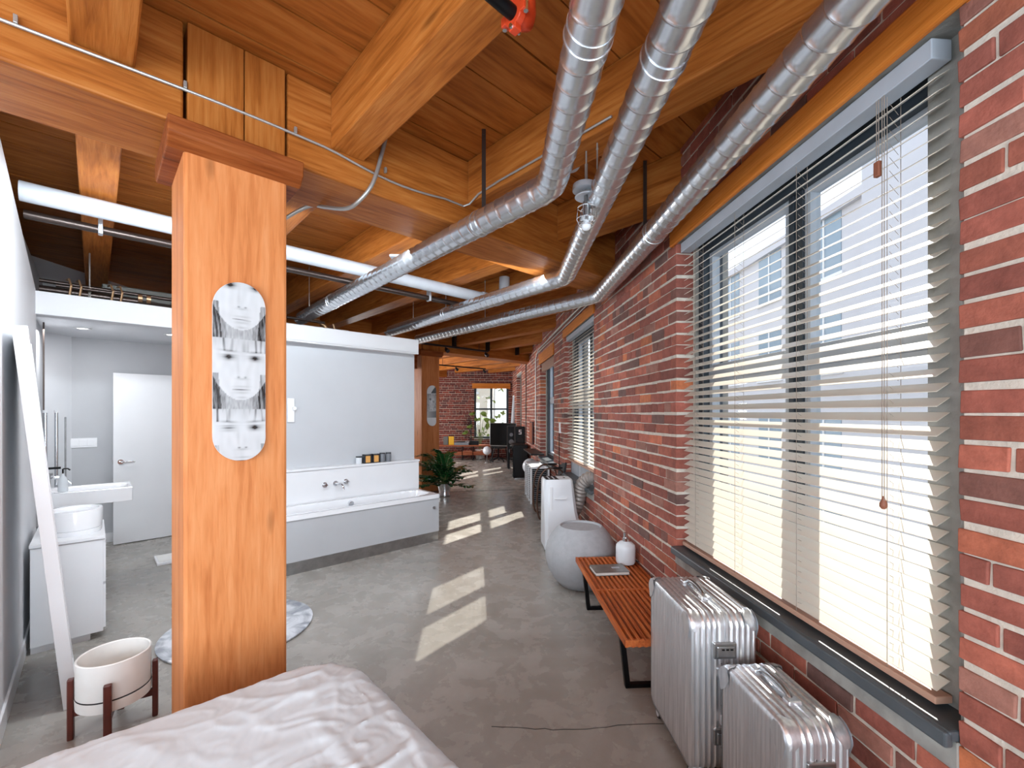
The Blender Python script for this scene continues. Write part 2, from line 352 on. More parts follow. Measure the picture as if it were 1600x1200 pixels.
def copy_tree(o):
    c = o.copy(); COL.objects.link(c)
    for ch in list(o.children):
        d = ch.copy(); COL.objects.link(d); d.parent = c
        for g in list(ch.children):
            e = g.copy(); COL.objects.link(e); e.parent = d
    return c
def solid_thing(name, mb, mats, label, cat, fr='N', x=0, y=0, z=0, rz=0., group=None, **kw):
    o = link(name, mb, mats, **kw); place(o, fr, x, y, z, rz); return tag(o, label, cat, group)

# ------------------------------------------------------------------ floor, ceiling
CZ = 3.23
c1 = W(.34, -3.2); c2 = W(.34, 15.75)
o = link('floor', MB().prism([(-5.3, -3.2), c1, c2, (-5.3, 15.75)], -.12, 0), 'floor'); struct(o)
def crackline(pts, r=.0012):
    out = []
    for i in range(len(pts)-1):
        p0, p1 = Vector(pts[i]), Vector(pts[i+1]); k = 8
        for j in range(k):
            q = p0.lerp(p1, j/k); out.append((q.x+random.uniform(-.006, .006), q.y+random.uniform(-.006, .006), .0006))
    out.append((*pts[-1], .0006)); return out
mb = MB().tube(crackline([(-.1, 2.2), (.25, 2.17), (.7, 2.22), (1.1, 2.2)]), .0016, 5)
mb.tube([(-1.33, 2.2, .0006), (-1.13, 2.0, .0006), (-.6, 1.55, .0006)], .003, 5).tube([(*A(3.5, 8.2), .0006), (.3, 9.0, .0006)], .004, 5)
link('floor_crack', mb, 'rubber', parent=o)

mb = MB(); mb2 = MB()
def a_lim(b, d=.3):
    hi = min((1.31+d+.6261*b)/.7843, (15.7-.7266*b)/.6871); lo = max((-5.2+.6871*b)/.7266, (-3.1-.7266*b)/.6871); return lo, hi
b = -4.2; pitch = .268; k = 0
while b < 15.2:
    g = .007 if k % 3 else .011
    l0, h0 = a_lim(b+g); l1, h1 = a_lim(b+pitch)
    if min(h0, h1) > max(l0, l1):
        mb.prism([(l0, b+g), (h0, b+g), (h1, b+pitch), (l1, b+pitch)], CZ, CZ+.03)
    b += pitch; k += 1
ce = link('ceiling', mb, 'board'); place(ce, 'A', 0, 0); struct(ce)
link('roof_light_block', MB().prism([(-5.3, -3.2), c1, c2, (-5.3, 15.75)], CZ+.045, CZ+.2), 'track'); rd = bpy.data.objects['roof_light_block']  # slab added above the boards to block light through their gaps
rd.parent = ce; rd.matrix_parent_inverse = ce.matrix_basis.inverted() if False else Matrix.Identity(4); rd.rotation_euler = (0, 0, -TA)

# ------------------------------------------------------------------ brick walls
PAL = [((158, 88, 72), 5), ((170, 96, 76), 4), ((146, 82, 68), 4), ((184, 104, 76), 1.5), ((132, 86, 74), 1.6), ((194, 112, 72), .6), ((112, 80, 72), .6), ((164, 112, 96), 1.4)]
def pick(pal):
    c = random.choices([q[0] for q in pal], [q[1] for q in pal])[0]; k = random.uniform(.9, 1.1); c = srgb(*[min(255, q*k) for q in c]); return c
RH = .0741
def brickwork(core, rects, face_sign=-1, pal=PAL, thick=.35, ax='W', jit=.0025, proud=.006, jamb=.006):
    """core mesh in local (d, s, z); rects = (s0, s1, z0, z1, left_free, right_free); the brick face looks to -d"""
    mb = core
    for (s0, s1, z0, z1, lf, rf) in rects:
        mb.mi = 1; mb.col = (1, 1, 1, 1)
        mb.box(0, thick, s0+(jamb if lf else 0), s1-(jamb if rf else 0), z0, z1)
        mb.mi = 0
        i0 = int(round(z0/RH)); i1 = int(round(z1/RH))
        for i in range(i0, i1):
            zb = max(z0, i*RH)+.0066; zt = min(z1, (i+1)*RH)-.0066
            if zt-zb < .02: continue
            header = i % 6 == 3
            L_ = .108 if header else .216
            off = (.054 if header else (.108 if i % 2 else 0.))+.03*math.sin(i*2.3)
            s = s0-(off % L_)
            while s < s1-.02:
                e_ = s+L_
                if s1-e_ < .055: e_ = s1
                if e_-s0 < .055: s = e_; first_ = True; continue
                if s-s0 < .056: s = s0
                a = max(s, s0)+(.0 if (s <= s0 and lf) else .005); b_ = min(e_, s1)-(.0 if (e_ >= s1 and rf) else .005)
                s = e_
                mb.col = pick(pal); j = lambda q=jit: random.uniform(-q, q)
                wav = .004*math.sin(i*3.7+a*2.1)
                p_ = -proud+random.uniform(-.003, .002); dep = .11
                vs = []
                for zz in (zb, zt):
                    for (dd, ss) in ((p_, a), (dep, a), (dep, b_), (p_, b_)):
                        vs.append((dd+j(.0012), ss+j(), zz+wav+j()))
                mb.add(vs, [(3, 2, 1, 0), (4, 5, 6, 7), (0, 1, 5, 4), (1, 2, 6, 5), (2, 3, 7, 6), (3, 0, 4, 7)])
    return mb
WINS = [(1.195, 2.872), (4.86, 6.44), (7.33, 8.86), (12.42, 13.85)]
SILL, HEAD = .70, 2.66
rects = []; prev = -3.1; edges = [(-2.4, -.55)]+WINS
for (s0, s1) in edges:
    rects.append((prev, s0, 0, 3.26, prev > -3, True)); rects.append((s0, s1, 0, SILL-.085, False, False)); rects.append((s0, s1, HEAD+.06, 3.26, False, False)); prev = s1
rects.append((prev, 15.7, 0, 3.26, True, False))
o = link('wall_right', brickwork(MB(), rects), ['brick', 'mortar'], bevel=.0035, seg=2, color=True); place(o, 'W', 0, 0); struct(o)
PALF = [((118, 52, 42), 5), ((104, 46, 40), 4), ((132, 60, 46), 3), ((90, 44, 40), 2)]
mb = brickwork(MB(), [(-.1, .13, 0, 3.26, False, True), (.13, 1.33, 0, .66, False, False), (.13, 1.33, 2.52, 3.26, False, False), (1.33, 5.6, 0, 3.26, True, False)], pal=PALF)
o = link('wall_far', mb, ['brick', 'mortar_dark'], bevel=.003, seg=1, color=True)
place(o, 'W', 0, 15.45); o.rotation_euler = (0, 0, TW+PI/2); struct(o)       # local -d looks back at the camera

# render patches and plain walls
struct(link('wall_back', MB().box(-5.3, 1.9, -3.2, -3.02, 0, 3.27), 'whitewall'))
struct(link('wall_left_far', MB().box(-5.3, -5.1, -3.2, 15.7, 0, 3.27), 'whitewall'))
# left wall beside the mirror: its top slopes up towards the camera
mb = MB().prism_ax([(3.0, 0), (5.05, 0), (5.05, 2.505), (3.0, 2.935)], 0, -.45, -.33)
mb.box(-4.3, -.33, 2.9, 3.0, 0, 2.93)
o = link('wall_left', mb, 'whitewall'); place(o, 'A', 0, 0); struct(o)
o = link('baseboard_left', MB().box(-.33, -.318, 3.0, 5.05, 0, .11), 'white', bevel=.003); place(o, 'A', 0, 0); struct(o)
# bathroom shell
mb = MB().box(-.52, -.40, 5.05, 7.25, 0, 2.93).box(-.52, 3.08, 7.22, 7.34, 0, 2.93)
o = link('wall_bathroom', mb, 'bathwall'); place(o, 'A', 0, 0); struct(o)
o = link('ceiling_bathroom', MB().box(-.40, 1.2, 5.15, 7.22, 2.44, 2.5), 'whitewall'); place(o, 'A', 0, 0); struct(o)
o = link('baseboard_bathroom', MB().box(-.4, 1.2, 7.205, 7.22, 0, .11), 'white'); place(o, 'A', 0, 0); struct(o)
mb = MB().box(-.45, 3.06, 5.0, 5.15, 2.325, 2.505)
o = link('trim_1', mb, 'whitewall', bevel=.004); place(o, 'A', 0, 0); struct(o, 'white bulkhead running over the bathroom opening and the tub')
mb = MB().box(1.2, 3.085, 5.15, 7.22, 0, 2.325)
o = link('wall_bath', mb, 'greywall'); place(o, 'A', 0, 0); struct(o)
mb = MB().box(3.085, 3.2, 7.0, 7.34, 0, 2.3)
o = link('wall_bath_end', mb, 'whitewall'); place(o, 'A', 0, 0); struct(o)
mb = MB().box(1.2, 3.075, 5.02, 5.15, 0, .93)
o = link('wall_ledge', mb, 'white', bevel=.002); place(o, 'A', 0, 0); struct(o)
o = link('trim_2', MB().box(1.2, 3.08, 5.005, 5.15, .93, .953), 'white', bevel=.003); place(o, 'A', 0, 0); struct(o, 'white ledge top behind the tub')
o = link('trim_3', MB().box(1.2, 3.06, 5.0, 5.012, 2.318, 2.34), 'white', bevel=.003); place(o, 'A', 0, 0); struct(o)

# ------------------------------------------------------------------ timber frame
def in_view(x, y, z, m=120):
    if y < .25: return False
    u = 800+x/y*F_PX; v = HOR-(z-CAM_H)/y*F_PX; return -m < u < 1600+m and -m < v < 1200+m
GB = [2.327, 7.456, 12.585]
bays = [(-3.6, 2.327, 'over the bed'), (2.737, 7.456, 'between bed and bathroom'), (7.866, 12.585, 'over the far living area'), (12.995, 16.2, 'against the far brick wall')]
ORD = ['first', 'second', 'third', 'fourth', 'fifth', 'sixth', 'seventh', 'eighth', 'ninth', 'tenth', 'eleventh', 'twelfth', 'thirteenth']
for (b0, b1, where) in bays:
    js = []
    for k in range(-7, 14):
        a0 = .896+.9*k if k >= 0 else -.07+.95*(k+1)
        inside = []
        bb = b0
        while bb <= b1+1e-6:
            x, y = A(a0+.095, bb); d = (x-1.31)*math.cos(TW)+y*math.sin(TW); s = -(x-1.31)*math.sin(TW)+y*math.cos(TW)
            if d < .02 and s < 15.46 and x > -5.05 and y > -3.0: inside.append(bb)
            bb += .02
        if len(inside) < 12: continue
        lo, hi = inside[0], min(b1, inside[-1]+.02)
        if not any(in_view(*A(a0+.09, lo+(hi-lo)*i/40), 3.0) for i in range(41)): continue
        js.append((a0, lo, hi))
    js.sort(key=lambda q: -q[0])
    for i, (a0, lo, hi) in enumerate(js):
        mb = MB(); wd = .185+.01*math.sin(i*3)
        clip = lo > b0+.03
        k = -.0
        ya = 0; yb = hi-lo
        e = .12 if clip else 0     # end cut along the skewed window wall
        mb.prism([(0, ya-e), (wd, ya+e), (wd, yb), (0, yb)], 2.94, CZ-.002)
        solid_thing('timber_joist', mb, 'beam_y', 'orange timber ceiling joist %s, %s counted from the window wall' % (where, ORD[i]), 'beam', 'A', a0, lo, 0, group='timber ceiling joists', bevel=.008, seg=2)
for i, b0 in enumerate(GB):
    hi0 = (1.33+.6261*b0)/.7843; hi1 = (1.33+.6261*(b0+.41))/.7843
    lab = ['long deep timber girder carried by the near column beside the bed', 'deep timber girder resting on the far column with the skateboard deck', 'deepest girder in view, nearest the far brick wall'][i]
    if i == 0: spans = [(-2.6, .276), (.686, None)]
    elif i == 1: spans = [(.8, 4.633), (5.04, None)]
    else: spans = [(7.0, None)]
    t = thing('timber_girder', lab, 'beam', 'A', spans[0][0], b0)
    for (x0, x1) in spans:
        o0 = x0-spans[0][0]
        if x1 is None: poly = [(o0, 0), (hi0-spans[0][0], 0), (hi1-spans[0][0], .41), (o0, .41)]
        else: poly = [(o0, 0), (x1-spans[0][0], 0), (x1-spans[0][0], .41), (o0, .41)]
        if i == 2:
            e0 = (15.43-.7266*b0)/.6871; poly = [(0, 0), (min(hi0, e0)-7.0-.3, 0), (min(hi1, e0-.43)-7.0-.3, .41), (0, .41)]
        link('beam', MB().prism(poly, 2.785, CZ-.003), 'beam_x', t, bevel=.01)
def column(a, b, lab):
    t = thing('timber_column', lab, 'column', 'A', a, b)
    link('shaft', MB().box(0, .41, 0, .41, 0, 2.70), 'column', t, bevel=.014, seg=2)
    link('upper_post', MB().box(.012, .222, -.012, .40, 2.785, CZ-.004).box(.226, .398, -.010, .40, 2.785, CZ-.004), 'post', t, bevel=.004)
    link('capital', MB().prism_ax([(-.055, 2.715), (-.06, 2.785), (.47, 2.785), (.465, 2.715), (.41, 2.675), (0, 2.675)], 0, -.06, .47), 'cap', t, bevel=.006)
    return t
column(.276, 2.327, 'thick square orange timber column standing beside the bed')
c2_ = column(4.633, 7.456, 'far square timber column behind the leafy potted plant')
# bolster block at the far column, seen left of its capital
link('bolster', MB().box(-.42, -.062, .06, .36, 2.42, 2.78), 'cap', c2_, bevel=.006)

# ------------------------------------------------------------------ windows and blinds
def window(nm, s0, s1, hd=HEAD, split=True, fr='W', flip=False, sash=('frame', 'framelight')):
    t = bpy.data.objects.new(nm, None); COL.objects.link(t); place(t, fr, 0, s0); t['kind'] = 'structure'
    wd = s1-s0; d0, d1 = .17, .25
    mb = MB().box(d0-.03, d1+.02, 0, .07, SILL, hd).box(d0-.03, d1+.02, wd-.07, wd, SILL, hd).box(d0-.03, d1+.02, .07, wd-.07, hd-.09, hd).box(d0-.03, d1+.02, .07, wd-.07, SILL, SILL+.06)
    link('window_frame', mb, sash[0], t, bevel=.004)
    mb = MB().box(d0, d1, wd/2-.045, wd/2-.012, SILL+.06, hd-.09).box(d0, d1, wd/2+.012, wd/2+.045, SILL+.06, hd-.09).box(d0+.02, d1-.01, wd/2-.014, wd/2+.014, SILL+.06, hd-.09)
    link('mullion', mb, sash[0], t, bevel=.003)
    mz = SILL+(hd-SILL)*.56
    mb = MB()
    for y0, y1 in ((.07, wd/2-.045), (wd/2+.045, wd-.07)):
        mb.box(d0+.005, d1-.01, y0, y1, mz-.028, mz+.028)
        for za, zb in ((SILL+.06, mz-.028), (mz+.028, hd-.09)):
            mb.box(d0+.01, d1-.02, y0, y0+.035, za, zb).box(d0+.01, d1-.02, y1-.035, y1, za, zb).box(d0+.01, d1-.02, y0+.035, y1-.035, za, za+.035).box(d0+.01, d1-.02, y0+.035, y1-.035, zb-.03, zb)
    link('sash', mb, sash[1], t, bevel=.003)
    link('pane', MB().box(.205, .211, .07, wd-.07, SILL+.06, hd-.09), 'glass', t)
    # reveal lining and sill
    link('reveal_lining', MB().box(.015, .34, -.0, .012, SILL, hd).box(.12, .34, wd-.012, wd, SILL, hd).box(.0, .34, 0, wd, hd-.005, hd+.062), 'plaster', t)
    link('sill_board', MB().box(-.035, .17, .0, wd, SILL-.03, SILL).box(-.045, -.02, .0, wd, SILL-.045, SILL-.002), 'sill', t, bevel=.006)
    link('sill_render', MB().prism_ax([(-.012, SILL-.11), (.34, SILL-.11), (.34, SILL-.03), (-.012, SILL-.03)], 1, 0, wd), 'plaster', t)
    return t
for i, (s0, s1) in enumerate(WINS): window('window_%d' % (i+1), s0, s1)
link('jamb_casing', MB().box(.085, .14, .012, .165, SILL, HEAD), 'plaster', bpy.data.objects['window_1'], bevel=.003)
w5 = window('window_5', -2.4, -.55)
def valance(s0, s1, lab, zb=2.645, h=.115):
    t = thing('blind_valance', lab, 'valance', 'W', -.03, s0)
    link('board', MB().box(0, .022, -.04, s1-s0+.05, zb, zb+h), 'valance', t, bevel=.006)
    link('returns', MB().box(.022, .10, -.04, -.02, zb, zb+h).box(.022, .10, s1-s0+.03, s1-s0+.05, zb, zb+h), 'valance', t)
valance(*WINS[0], 'long orange wooden valance above the big near window')
valance(*WINS[1], 'wooden valance above the second window with lowered white blind')
valance(WINS[2][0], WINS[2][1], 'wooden valance above the narrow far side window', zb=2.52, h=.2)
PI_SLAT = .0435
def blind(s0, s1, zbot, lab, tilt, tassels=True, nr=0.):
    t = thing('venetian_blind', lab, 'blind', 'W', 0, s0+.03+nr)
    wd = s1-s0-.06-nr; ztop = 2.56; mb = MB(); z = zbot+.05; i = 0
    while z < ztop:
        tl = (tilt if (tassels or z > 1.62) else math.radians(14))+random.uniform(-.02, .02)
        mb.cbox((.052, wd/2, z), (.050, wd-.01+random.uniform(-.003, .003), .0026), ry=-tl); z += PI_SLAT
    link('slats', mb, 'slat', t)
    link('head_rail', MB().box(.01, .075, 0, wd, 2.585, 2.645), 'framelight', t, bevel=.003)
    link('bottom_rail', MB().box(.022, .078, .0, wd, zbot, zbot+.022), 'railwood', t, bevel=.003)
    mb = MB()
    for q in (.1, .36, .64, .9):
        for dx in (.028, .076): mb.cyl((dx, wd*q, zbot), (dx, wd*q, 2.60), .0011, 5)
        zz = zbot+.05
        while zz < ztop: mb.cyl((.028, wd*q-.008, zz+.01), (.076, wd*q+.008, zz-.014), .0008, 4); zz += PI_SLAT
    link('ladder_cords', mb, 'cord', t)
    if tassels:
        for yy, zz, nm in ((.17, 2.36, 'lift_cord'), (.15, 1.26, 'tilt_cord')):
            c = link(nm, MB().cyl((.012, yy, zz), (.012, yy, 2.62), .0013, 5).cyl((.016, yy+.012, zz), (.012, yy+.008, 2.62), .0013, 5), 'cord', t)
            if nm == 'tilt_cord': link('tassel', MB().lathe([(.003, .03), (.005, .02), (.011, .006), (.011, -.004), (.005, -.012)], 12, (.014, yy+.005, zz)), 'tassel', c, smooth=True)
            else: link('tassel', MB().cbox((.014, yy+.005, zz), (.016, .02, .05)), 'tassel', c, bevel=.003)
    return t
blind(*WINS[0], .715, 'white horizontal slat blind filling the big near window', math.radians(31), nr=.055)
blind(*WINS[1], .885, 'white slat blind on the second window, above the hose panel', math.radians(40), tassels=False)
# raised bamboo-like blind on window 3
t = thing('raised_blind', 'stacked brown blind pulled up under the third window valance', 'blind', 'W', 0, WINS[2][0]+.03)
mb = MB()
for i in range(12): mb.box(.02, .075, 0, WINS[2][1]-WINS[2][0]-.06, 2.38+i*.018, 2.391+i*.018)
link('slats', mb, 'railwood', t)
# far window (in the far wall)
WF = to_world('W', 0, 15.45)
t = bpy.data.objects.new('window_6', None); COL.objects.link(t); t.location = (*WF, 0); t.rotation_euler = (0, 0, TW+PI/2); t['kind'] = 'structure'
y0, y1 = .13, 1.33
mb = MB().box(.12, .24, y0, y0+.07, .66, 2.52).box(.12, .24, y1-.07, y1, .66, 2.52).box(.12, .24, y0, y1, 2.42, 2.52).box(.12, .24, y0, y1, .66, .73).box(.14, .22, .69, .77, .7, 2.45).box(.14, .22, y0, y1, 1.66, 1.72)
link('window_frame', mb, 'frame', t, bevel=.004)
link('pane', MB().box(.18, .186, y0+.06, y1-.06, .7, 2.45), 'glass', t)
link('sill_board', MB().box(-.04, .14, y0, y1, .64, .665), 'plaster', t, bevel=.004)
t = thing('blind_valance', 'brown wooden valance above the window in the far brick wall', 'valance'); t.location = (*WF, 0); t.rotation_euler = (0, 0, TW+PI/2)
link('board', MB().box(-.05, -.02, .08, 1.4, 2.4, 2.58), 'valance', t, bevel=.006)

# ------------------------------------------------------------------ spiral ducts
def rounded_path(pts, rad, step=.012):
    P = [Vector(q) for q in pts]; out = []
    segs = []
    cur = P[0]
    for i in range(1, len(P)-1):
        d0 = (P[i]-P[i-1]).normalized(); d1 = (P[i+1]-P[i]).normalized(); ang = d0.angle(d1); tl = rad*math.tan(ang/2)
        A_, B_ = P[i]-d0*tl, P[i]+d1*tl
        segs.append(('l', cur, A_)); segs.append(('b', A_, P[i], B_, rad*ang)); cur = B_
    segs.append(('l', cur, P[-1]))
    for sg in segs:
        if sg[0] == 'l':
            n_ = max(1, int((sg[2]-sg[1]).length/step)); out += [sg[1].lerp(sg[2], j/n_) for j in range(n_)]
        else:
            n_ = max(2, int(sg[4]/step))
            for j in range(n_):
                q = j/n_; out.append(sg[1]*(1-q)**2+sg[2]*2*q*(1-q)+sg[3]*q*q)
    out.append(P[-1]); return out
def spiral(pts, r, pitch=.088, n=40, rad=.22):
    """lock-seam duct: the rings of vertices follow the helix, so the raised seam stays crisp"""
    path = rounded_path(pts, rad, .01); K = len(path); cum = [0.]; fr_ = []; up = Vector((0, 0, 1))
    for i, q in enumerate(path):
        if i: cum.append(cum[-1]+(q-path[i-1]).length)
        d = (path[min(i+1, K-1)]-path[max(i-1, 0)]).normalized(); x = up.cross(d).normalized(); fr_.append((x, d.cross(x)))
    prof = [(0, .0017), (.035, .0025), (.07, .0017), (.11, .0001), (.16, 0), (.40, -.0002), (.70, -.0002), (.95, 0)]
    P_ = len(prof); vs = []; fs = []; turns = int(cum[-1]/pitch)-1; NR = turns*P_; ki = 0
    for i in range(NR):
        f, bp = prof[i % P_]
        for j in range(n):
            tt = (i//P_+f+j/n)*pitch; ki = min(range(max(0, ki-14), min(K-1, ki+14)), key=lambda q: 0 if cum[q] <= tt <= cum[q+1] else 1+abs(cum[q]-tt))
            w_ = (tt-cum[ki])/max(1e-9, cum[ki+1]-cum[ki]); c = path[ki].lerp(path[ki+1], w_); x = fr_[ki][0].lerp(fr_[ki+1][0], w_); y = fr_[ki][1].lerp(fr_[ki+1][1], w_)
            ph = 2*PI*j/n; vs.append(c+(x*math.cos(ph)+y*math.sin(ph))*(r+bp))
    for i in range(NR-1):
        for j in range(n-1): fs.append((i*n+j, i*n+j+1, (i+1)*n+j+1, (i+1)*n+j))
    for i in range(NR-1-P_): fs.append((i*n+n-1, (i+P_)*n, (i+1+P_)*n, (i+1)*n+n-1))
    return MB().add(vs, fs), path
def at(u, v, Y): return ((u-800)/F_PX*Y, Y, CAM_H+(HOR-v)/F_PX*Y)
ZD = 1.56+1.125
def duct_pt(u, v, zc=1.125):
    Y = zc*F_PX/(HOR-v); return ((u-800)/F_PX*Y, Y, CAM_H+zc)
def duct(pA, pB, pC, lab, ext=1.3, couplers=()):
    P0, P1, P2 = (Vector(q) for q in (pA, pB, pC))
    P0 = P0+(P0-P1).normalized()*ext
    mb, path = spiral([P0, P1, P2], .071)
    t = thing('spiral_duct', lab, 'duct', 'N', P1.x, P1.y, P1.z)
    mb.v = [(x-P1.x, y-P1.y, z-P1.z) for x, y, z in mb.v]
    link('spiral_pipe', mb, 'duct', t, smooth=True)
    mb = MB()
    for (k, q) in couplers:
        base = P0 if k == 0 else P1; end = P1 if k == 0 else P2
        c = base.lerp(end, q)-P1; d = (end-base).normalized()
        mb.tube([c-d*.045, c-d*.004, c-d*.0035, c+d*.0035, c+d*.004, c+d*.012], [.0738, .0738, .0768, .0768, .0738, .0736], 36)
    link('coupling', mb, 'duct', t, smooth=True)
    return P0, P1, P2
D1 = duct(duct_pt(933, 0), duct_pt(862, 290), duct_pt(466, 500), 'left of three silver spiral ducts, bending over the tub wall', couplers=((0, .62), (1, .14), (1, .72)))
D2 = duct(duct_pt(1077, 0), duct_pt(884, 432), duct_pt(606, 519), 'middle silver spiral duct passing behind the small wire lamp', couplers=((0, .4), (1, .55)))
D3 = duct(duct_pt(1338, 0), duct_pt(937, 461), duct_pt(648, 532), 'right silver spiral duct running just above the brick wall', couplers=((0, .66), (1, .4)))
# hangers
def topz(x, y):
    a = x*.7266+y*.6871; b = -x*.6871+y*.7266
    for g in GB:
        if g-.02 < b < g+.43: return 2.785
    for k in range(-7, 14):
        a0 = .896+.9*k if k >= 0 else -.07+.95*(k+1)
        if a0-.015 < a < a0+.205: return 2.94
    return CZ
def strap(u, vtop, x, y, zt, zb, lab, flat=True, r=.004):
    mb = MB(); zt = topz(x, y)
    if flat: mb.box(-.012, .012, -.0015, .0015, zb, zt)
    else: mb.cyl((0, 0, zb), (0, 0, zt), r, 8)
    mb.cyl((0, -.004, zt-.03), (0, .004, zt-.03), .006, 8)
    solid_thing('duct_hanger', mb, 'darkpipe' if flat else 'conduit', lab, 'hanger', 'N', x, y, 0, group='duct and pipe hangers')
def on(seg, q): return seg[0].lerp(seg[1], q)
q = on((D1[1], D1[2]), .13); strap(0, 0, q.x, q.y, CZ, 2.745, 'dark flat strap holding the left duct just past its bend')
q = on((D3[0], D3[1]), .70); strap(0, 0, q.x, q.y, 2.94, 2.745, 'grey strap hanging the right duct under a joist near the window')
q = on((D2[0], D2[1]), .63); strap(0, 0, q.x-.03, q.y, CZ, 2.75, 'thin rod hanging beside the middle duct above the wire lamp', False)
for i, (k, q_) in enumerate(((2, .55), (2, .78), (1, .9), (3, .5))):
    Dd = (None, D1, D2, D3)[k]; q = on((Dd[1], Dd[2]), q_)
    strap(0, 0, q.x, q.y, CZ, 2.75, ['thin rod over the middle of the second duct behind the pipe', 'thin rod on the second duct close to the tub wall', 'thin rod holding the left duct end above the tub', 'short thin rod over the right duct beyond its bend'][i], False, .004)

# ------------------------------------------------------------------ pipes
def pipe(name, pts, r, m_, lab, cat, n=18, fr='N', **kw):
    x, y, z = pts[0]; mb = MB().tube([(q[0]-x, q[1]-y, q[2]-z) for q in pts], r, n)
    return solid_thing(name, mb, m_, lab, cat, fr, x, y, z, smooth=True, **kw)
t = thing('white_drain_pipe', 'thick white pipe crossing under the joists behind the column', 'pipe', 'A', -.32, 3.86, 2.862)
link('pipe', MB().cyl((0, 0, 0), (3.6, 0, 0), .058, 24), 'whitepipe', t, smooth=True)
link('pipe_bend', MB().tube([(3.6, 0, 0), (3.72, 0, .0), (3.8, 0, .03), (3.84, 0, .1), (3.85, 0, .3)], .062, 20), 'whitepipe', t, smooth=True)
link('pipe_collar', MB().cyl((1.25, 0, 0), (1.37, 0, 0), .063, 24).cyl((3.5, 0, 0), (3.62, 0, 0), .066, 24), 'whitepipe', t, smooth=True)
t = thing('sprinkler_pipe', 'dark thin pipe running beside the white pipe behind the column', 'pipe', 'A', -.32, 4.09, 2.80)
link('pipe', MB().cyl((0, 0, 0), (3.5, 0, 0), .027, 16), 'darkpipe', t, smooth=True)
mb = MB()
for q in (.35, 2.95): mb.lathe([(.032, -.012), (.034, 0), (.032, .012)], 16, (0, 0, 0)) if False else mb.box(q-.012, q+.012, -.032, .032, -.032, .11)
link('pipe_clip', mb, 'whitepipe', t, bevel=.004)
solid_thing('junction_box', MB().box(-.085, .085, -.06, .06, -.07, .07).cyl((0, 0, .06), (0, 0, .26), .012, 8), 'whitepipe', 'square white metal junction box under a joist above the left duct', 'box', 'N', *at(626, 392, 3.9), bevel=.004)
# red grooved coupling on a black pipe
t = thing('red_pipe_elbow', 'red grooved pipe elbow with bolts on a black pipe at top', 'pipe fitting', 'A', *( (lambda x, y: (x*.7266+y*.6871, -x*.6871+y*.7266))(*at(812, 30, 1.40)[:2]) ), at(812, 30, 1.40)[2])
link('black_pipe', MB().cyl((-.9, 0, .0), (-.02, 0, 0), .021, 20), 'black', t, smooth=True)
link('elbow', MB().tube([(-.03, 0, 0), (.0, 0, .0), (.022, .0, .012), (.03, 0, .04), (.03, 0, .075)], [.031, .033, .034, .032, .03], 20), 'red', t, smooth=True)
link('coupling', MB().cyl((-.032, 0, 0), (-.006, 0, 0), .038, 24).cbox((-.02, 0, -.042), (.028, .03, .02)).cbox((-.02, .0, .042), (.028, .03, .02)).cbox((-.02, -.042, 0), (.026, .022, .03)).cbox((-.02, .042, 0), (.026, .022, .03)), 'red', t, bevel=.003)
link('bolt', MB().cyl((-.02, -.048, -.018), (-.02, -.048, .022), .008, 6).cyl((-.02, .048, -.018), (-.02, .048, .022), .008, 6).cyl((-.042, 0, -.044), (.0, 0, -.044), .007, 6), 'chrome', t)
link('riser', MB().cyl((.03, 0, .07), (.03, 0, .125), .021, 16), 'black', t, smooth=True)

# conduit on the girder
pts = []
for i in range(41):
    a = -1.2+(2.95)*i/40; pts.append((a, 2.327-.012, 2.922+.012*math.sin(a*3)+(-.03 if .9 < a < 1.6 else 0)*math.sin((a-.9)/.7*PI)))
pts[-1] = (1.75, 2.314, 2.91)
pts += [(1.775, 2.28, 2.92), (1.785, 2.2, 2.96)]+[(1.787, 2.2-.2*i, 2.97) for i in range(1, 6)]
t = thing('electrical_conduit', 'thin grey conduit clipped along the face of the near girder', 'conduit', 'A', 0, 0, 0)
link('cable', MB().tube(pts, .0065, 8), 'conduit', t, smooth=True)
mb = MB()
for a in (-.2, .28, .72, 1.2): mb.cbox((a, 2.315, 2.942+.012*math.sin(a*3)), (.012, .018, .03))
link('clip', mb, 'conduit', t, bevel=.002)
cp = [at(603, 213, 2.47), at(598, 235, 2.45), at(583, 285, 2.41), at(560, 315, 2.42), at(540, 326, 2.48), at(510, 324, 2.58), at(488, 321, 2.66), at(465, 330, 2.72), at(440, 345, 2.78)]
def smoothp(pts, k=6):
    P = [Vector(q) for q in pts]; out = []
    for i in range(len(P)-1):
        p0, p1, p2, p3 = P[max(i-1, 0)], P[i], P[i+1], P[min(i+2, len(P)-1)]
        for j in range(k):
            t_ = j/k; out.append(.5*((2*p1)+(p2-p0)*t_+(2*p0-5*p1+4*p2-p3)*t_*t_+(3*p1-p0-3*p2+p3)*t_**3))
    out.append(P[-1]); return out
pipe('flexible_conduit', [tuple(q) for q in smoothp(cp)], .011, 'conduit', 'bright flexible conduit looping down from a joist beside the column', 'conduit', 10)
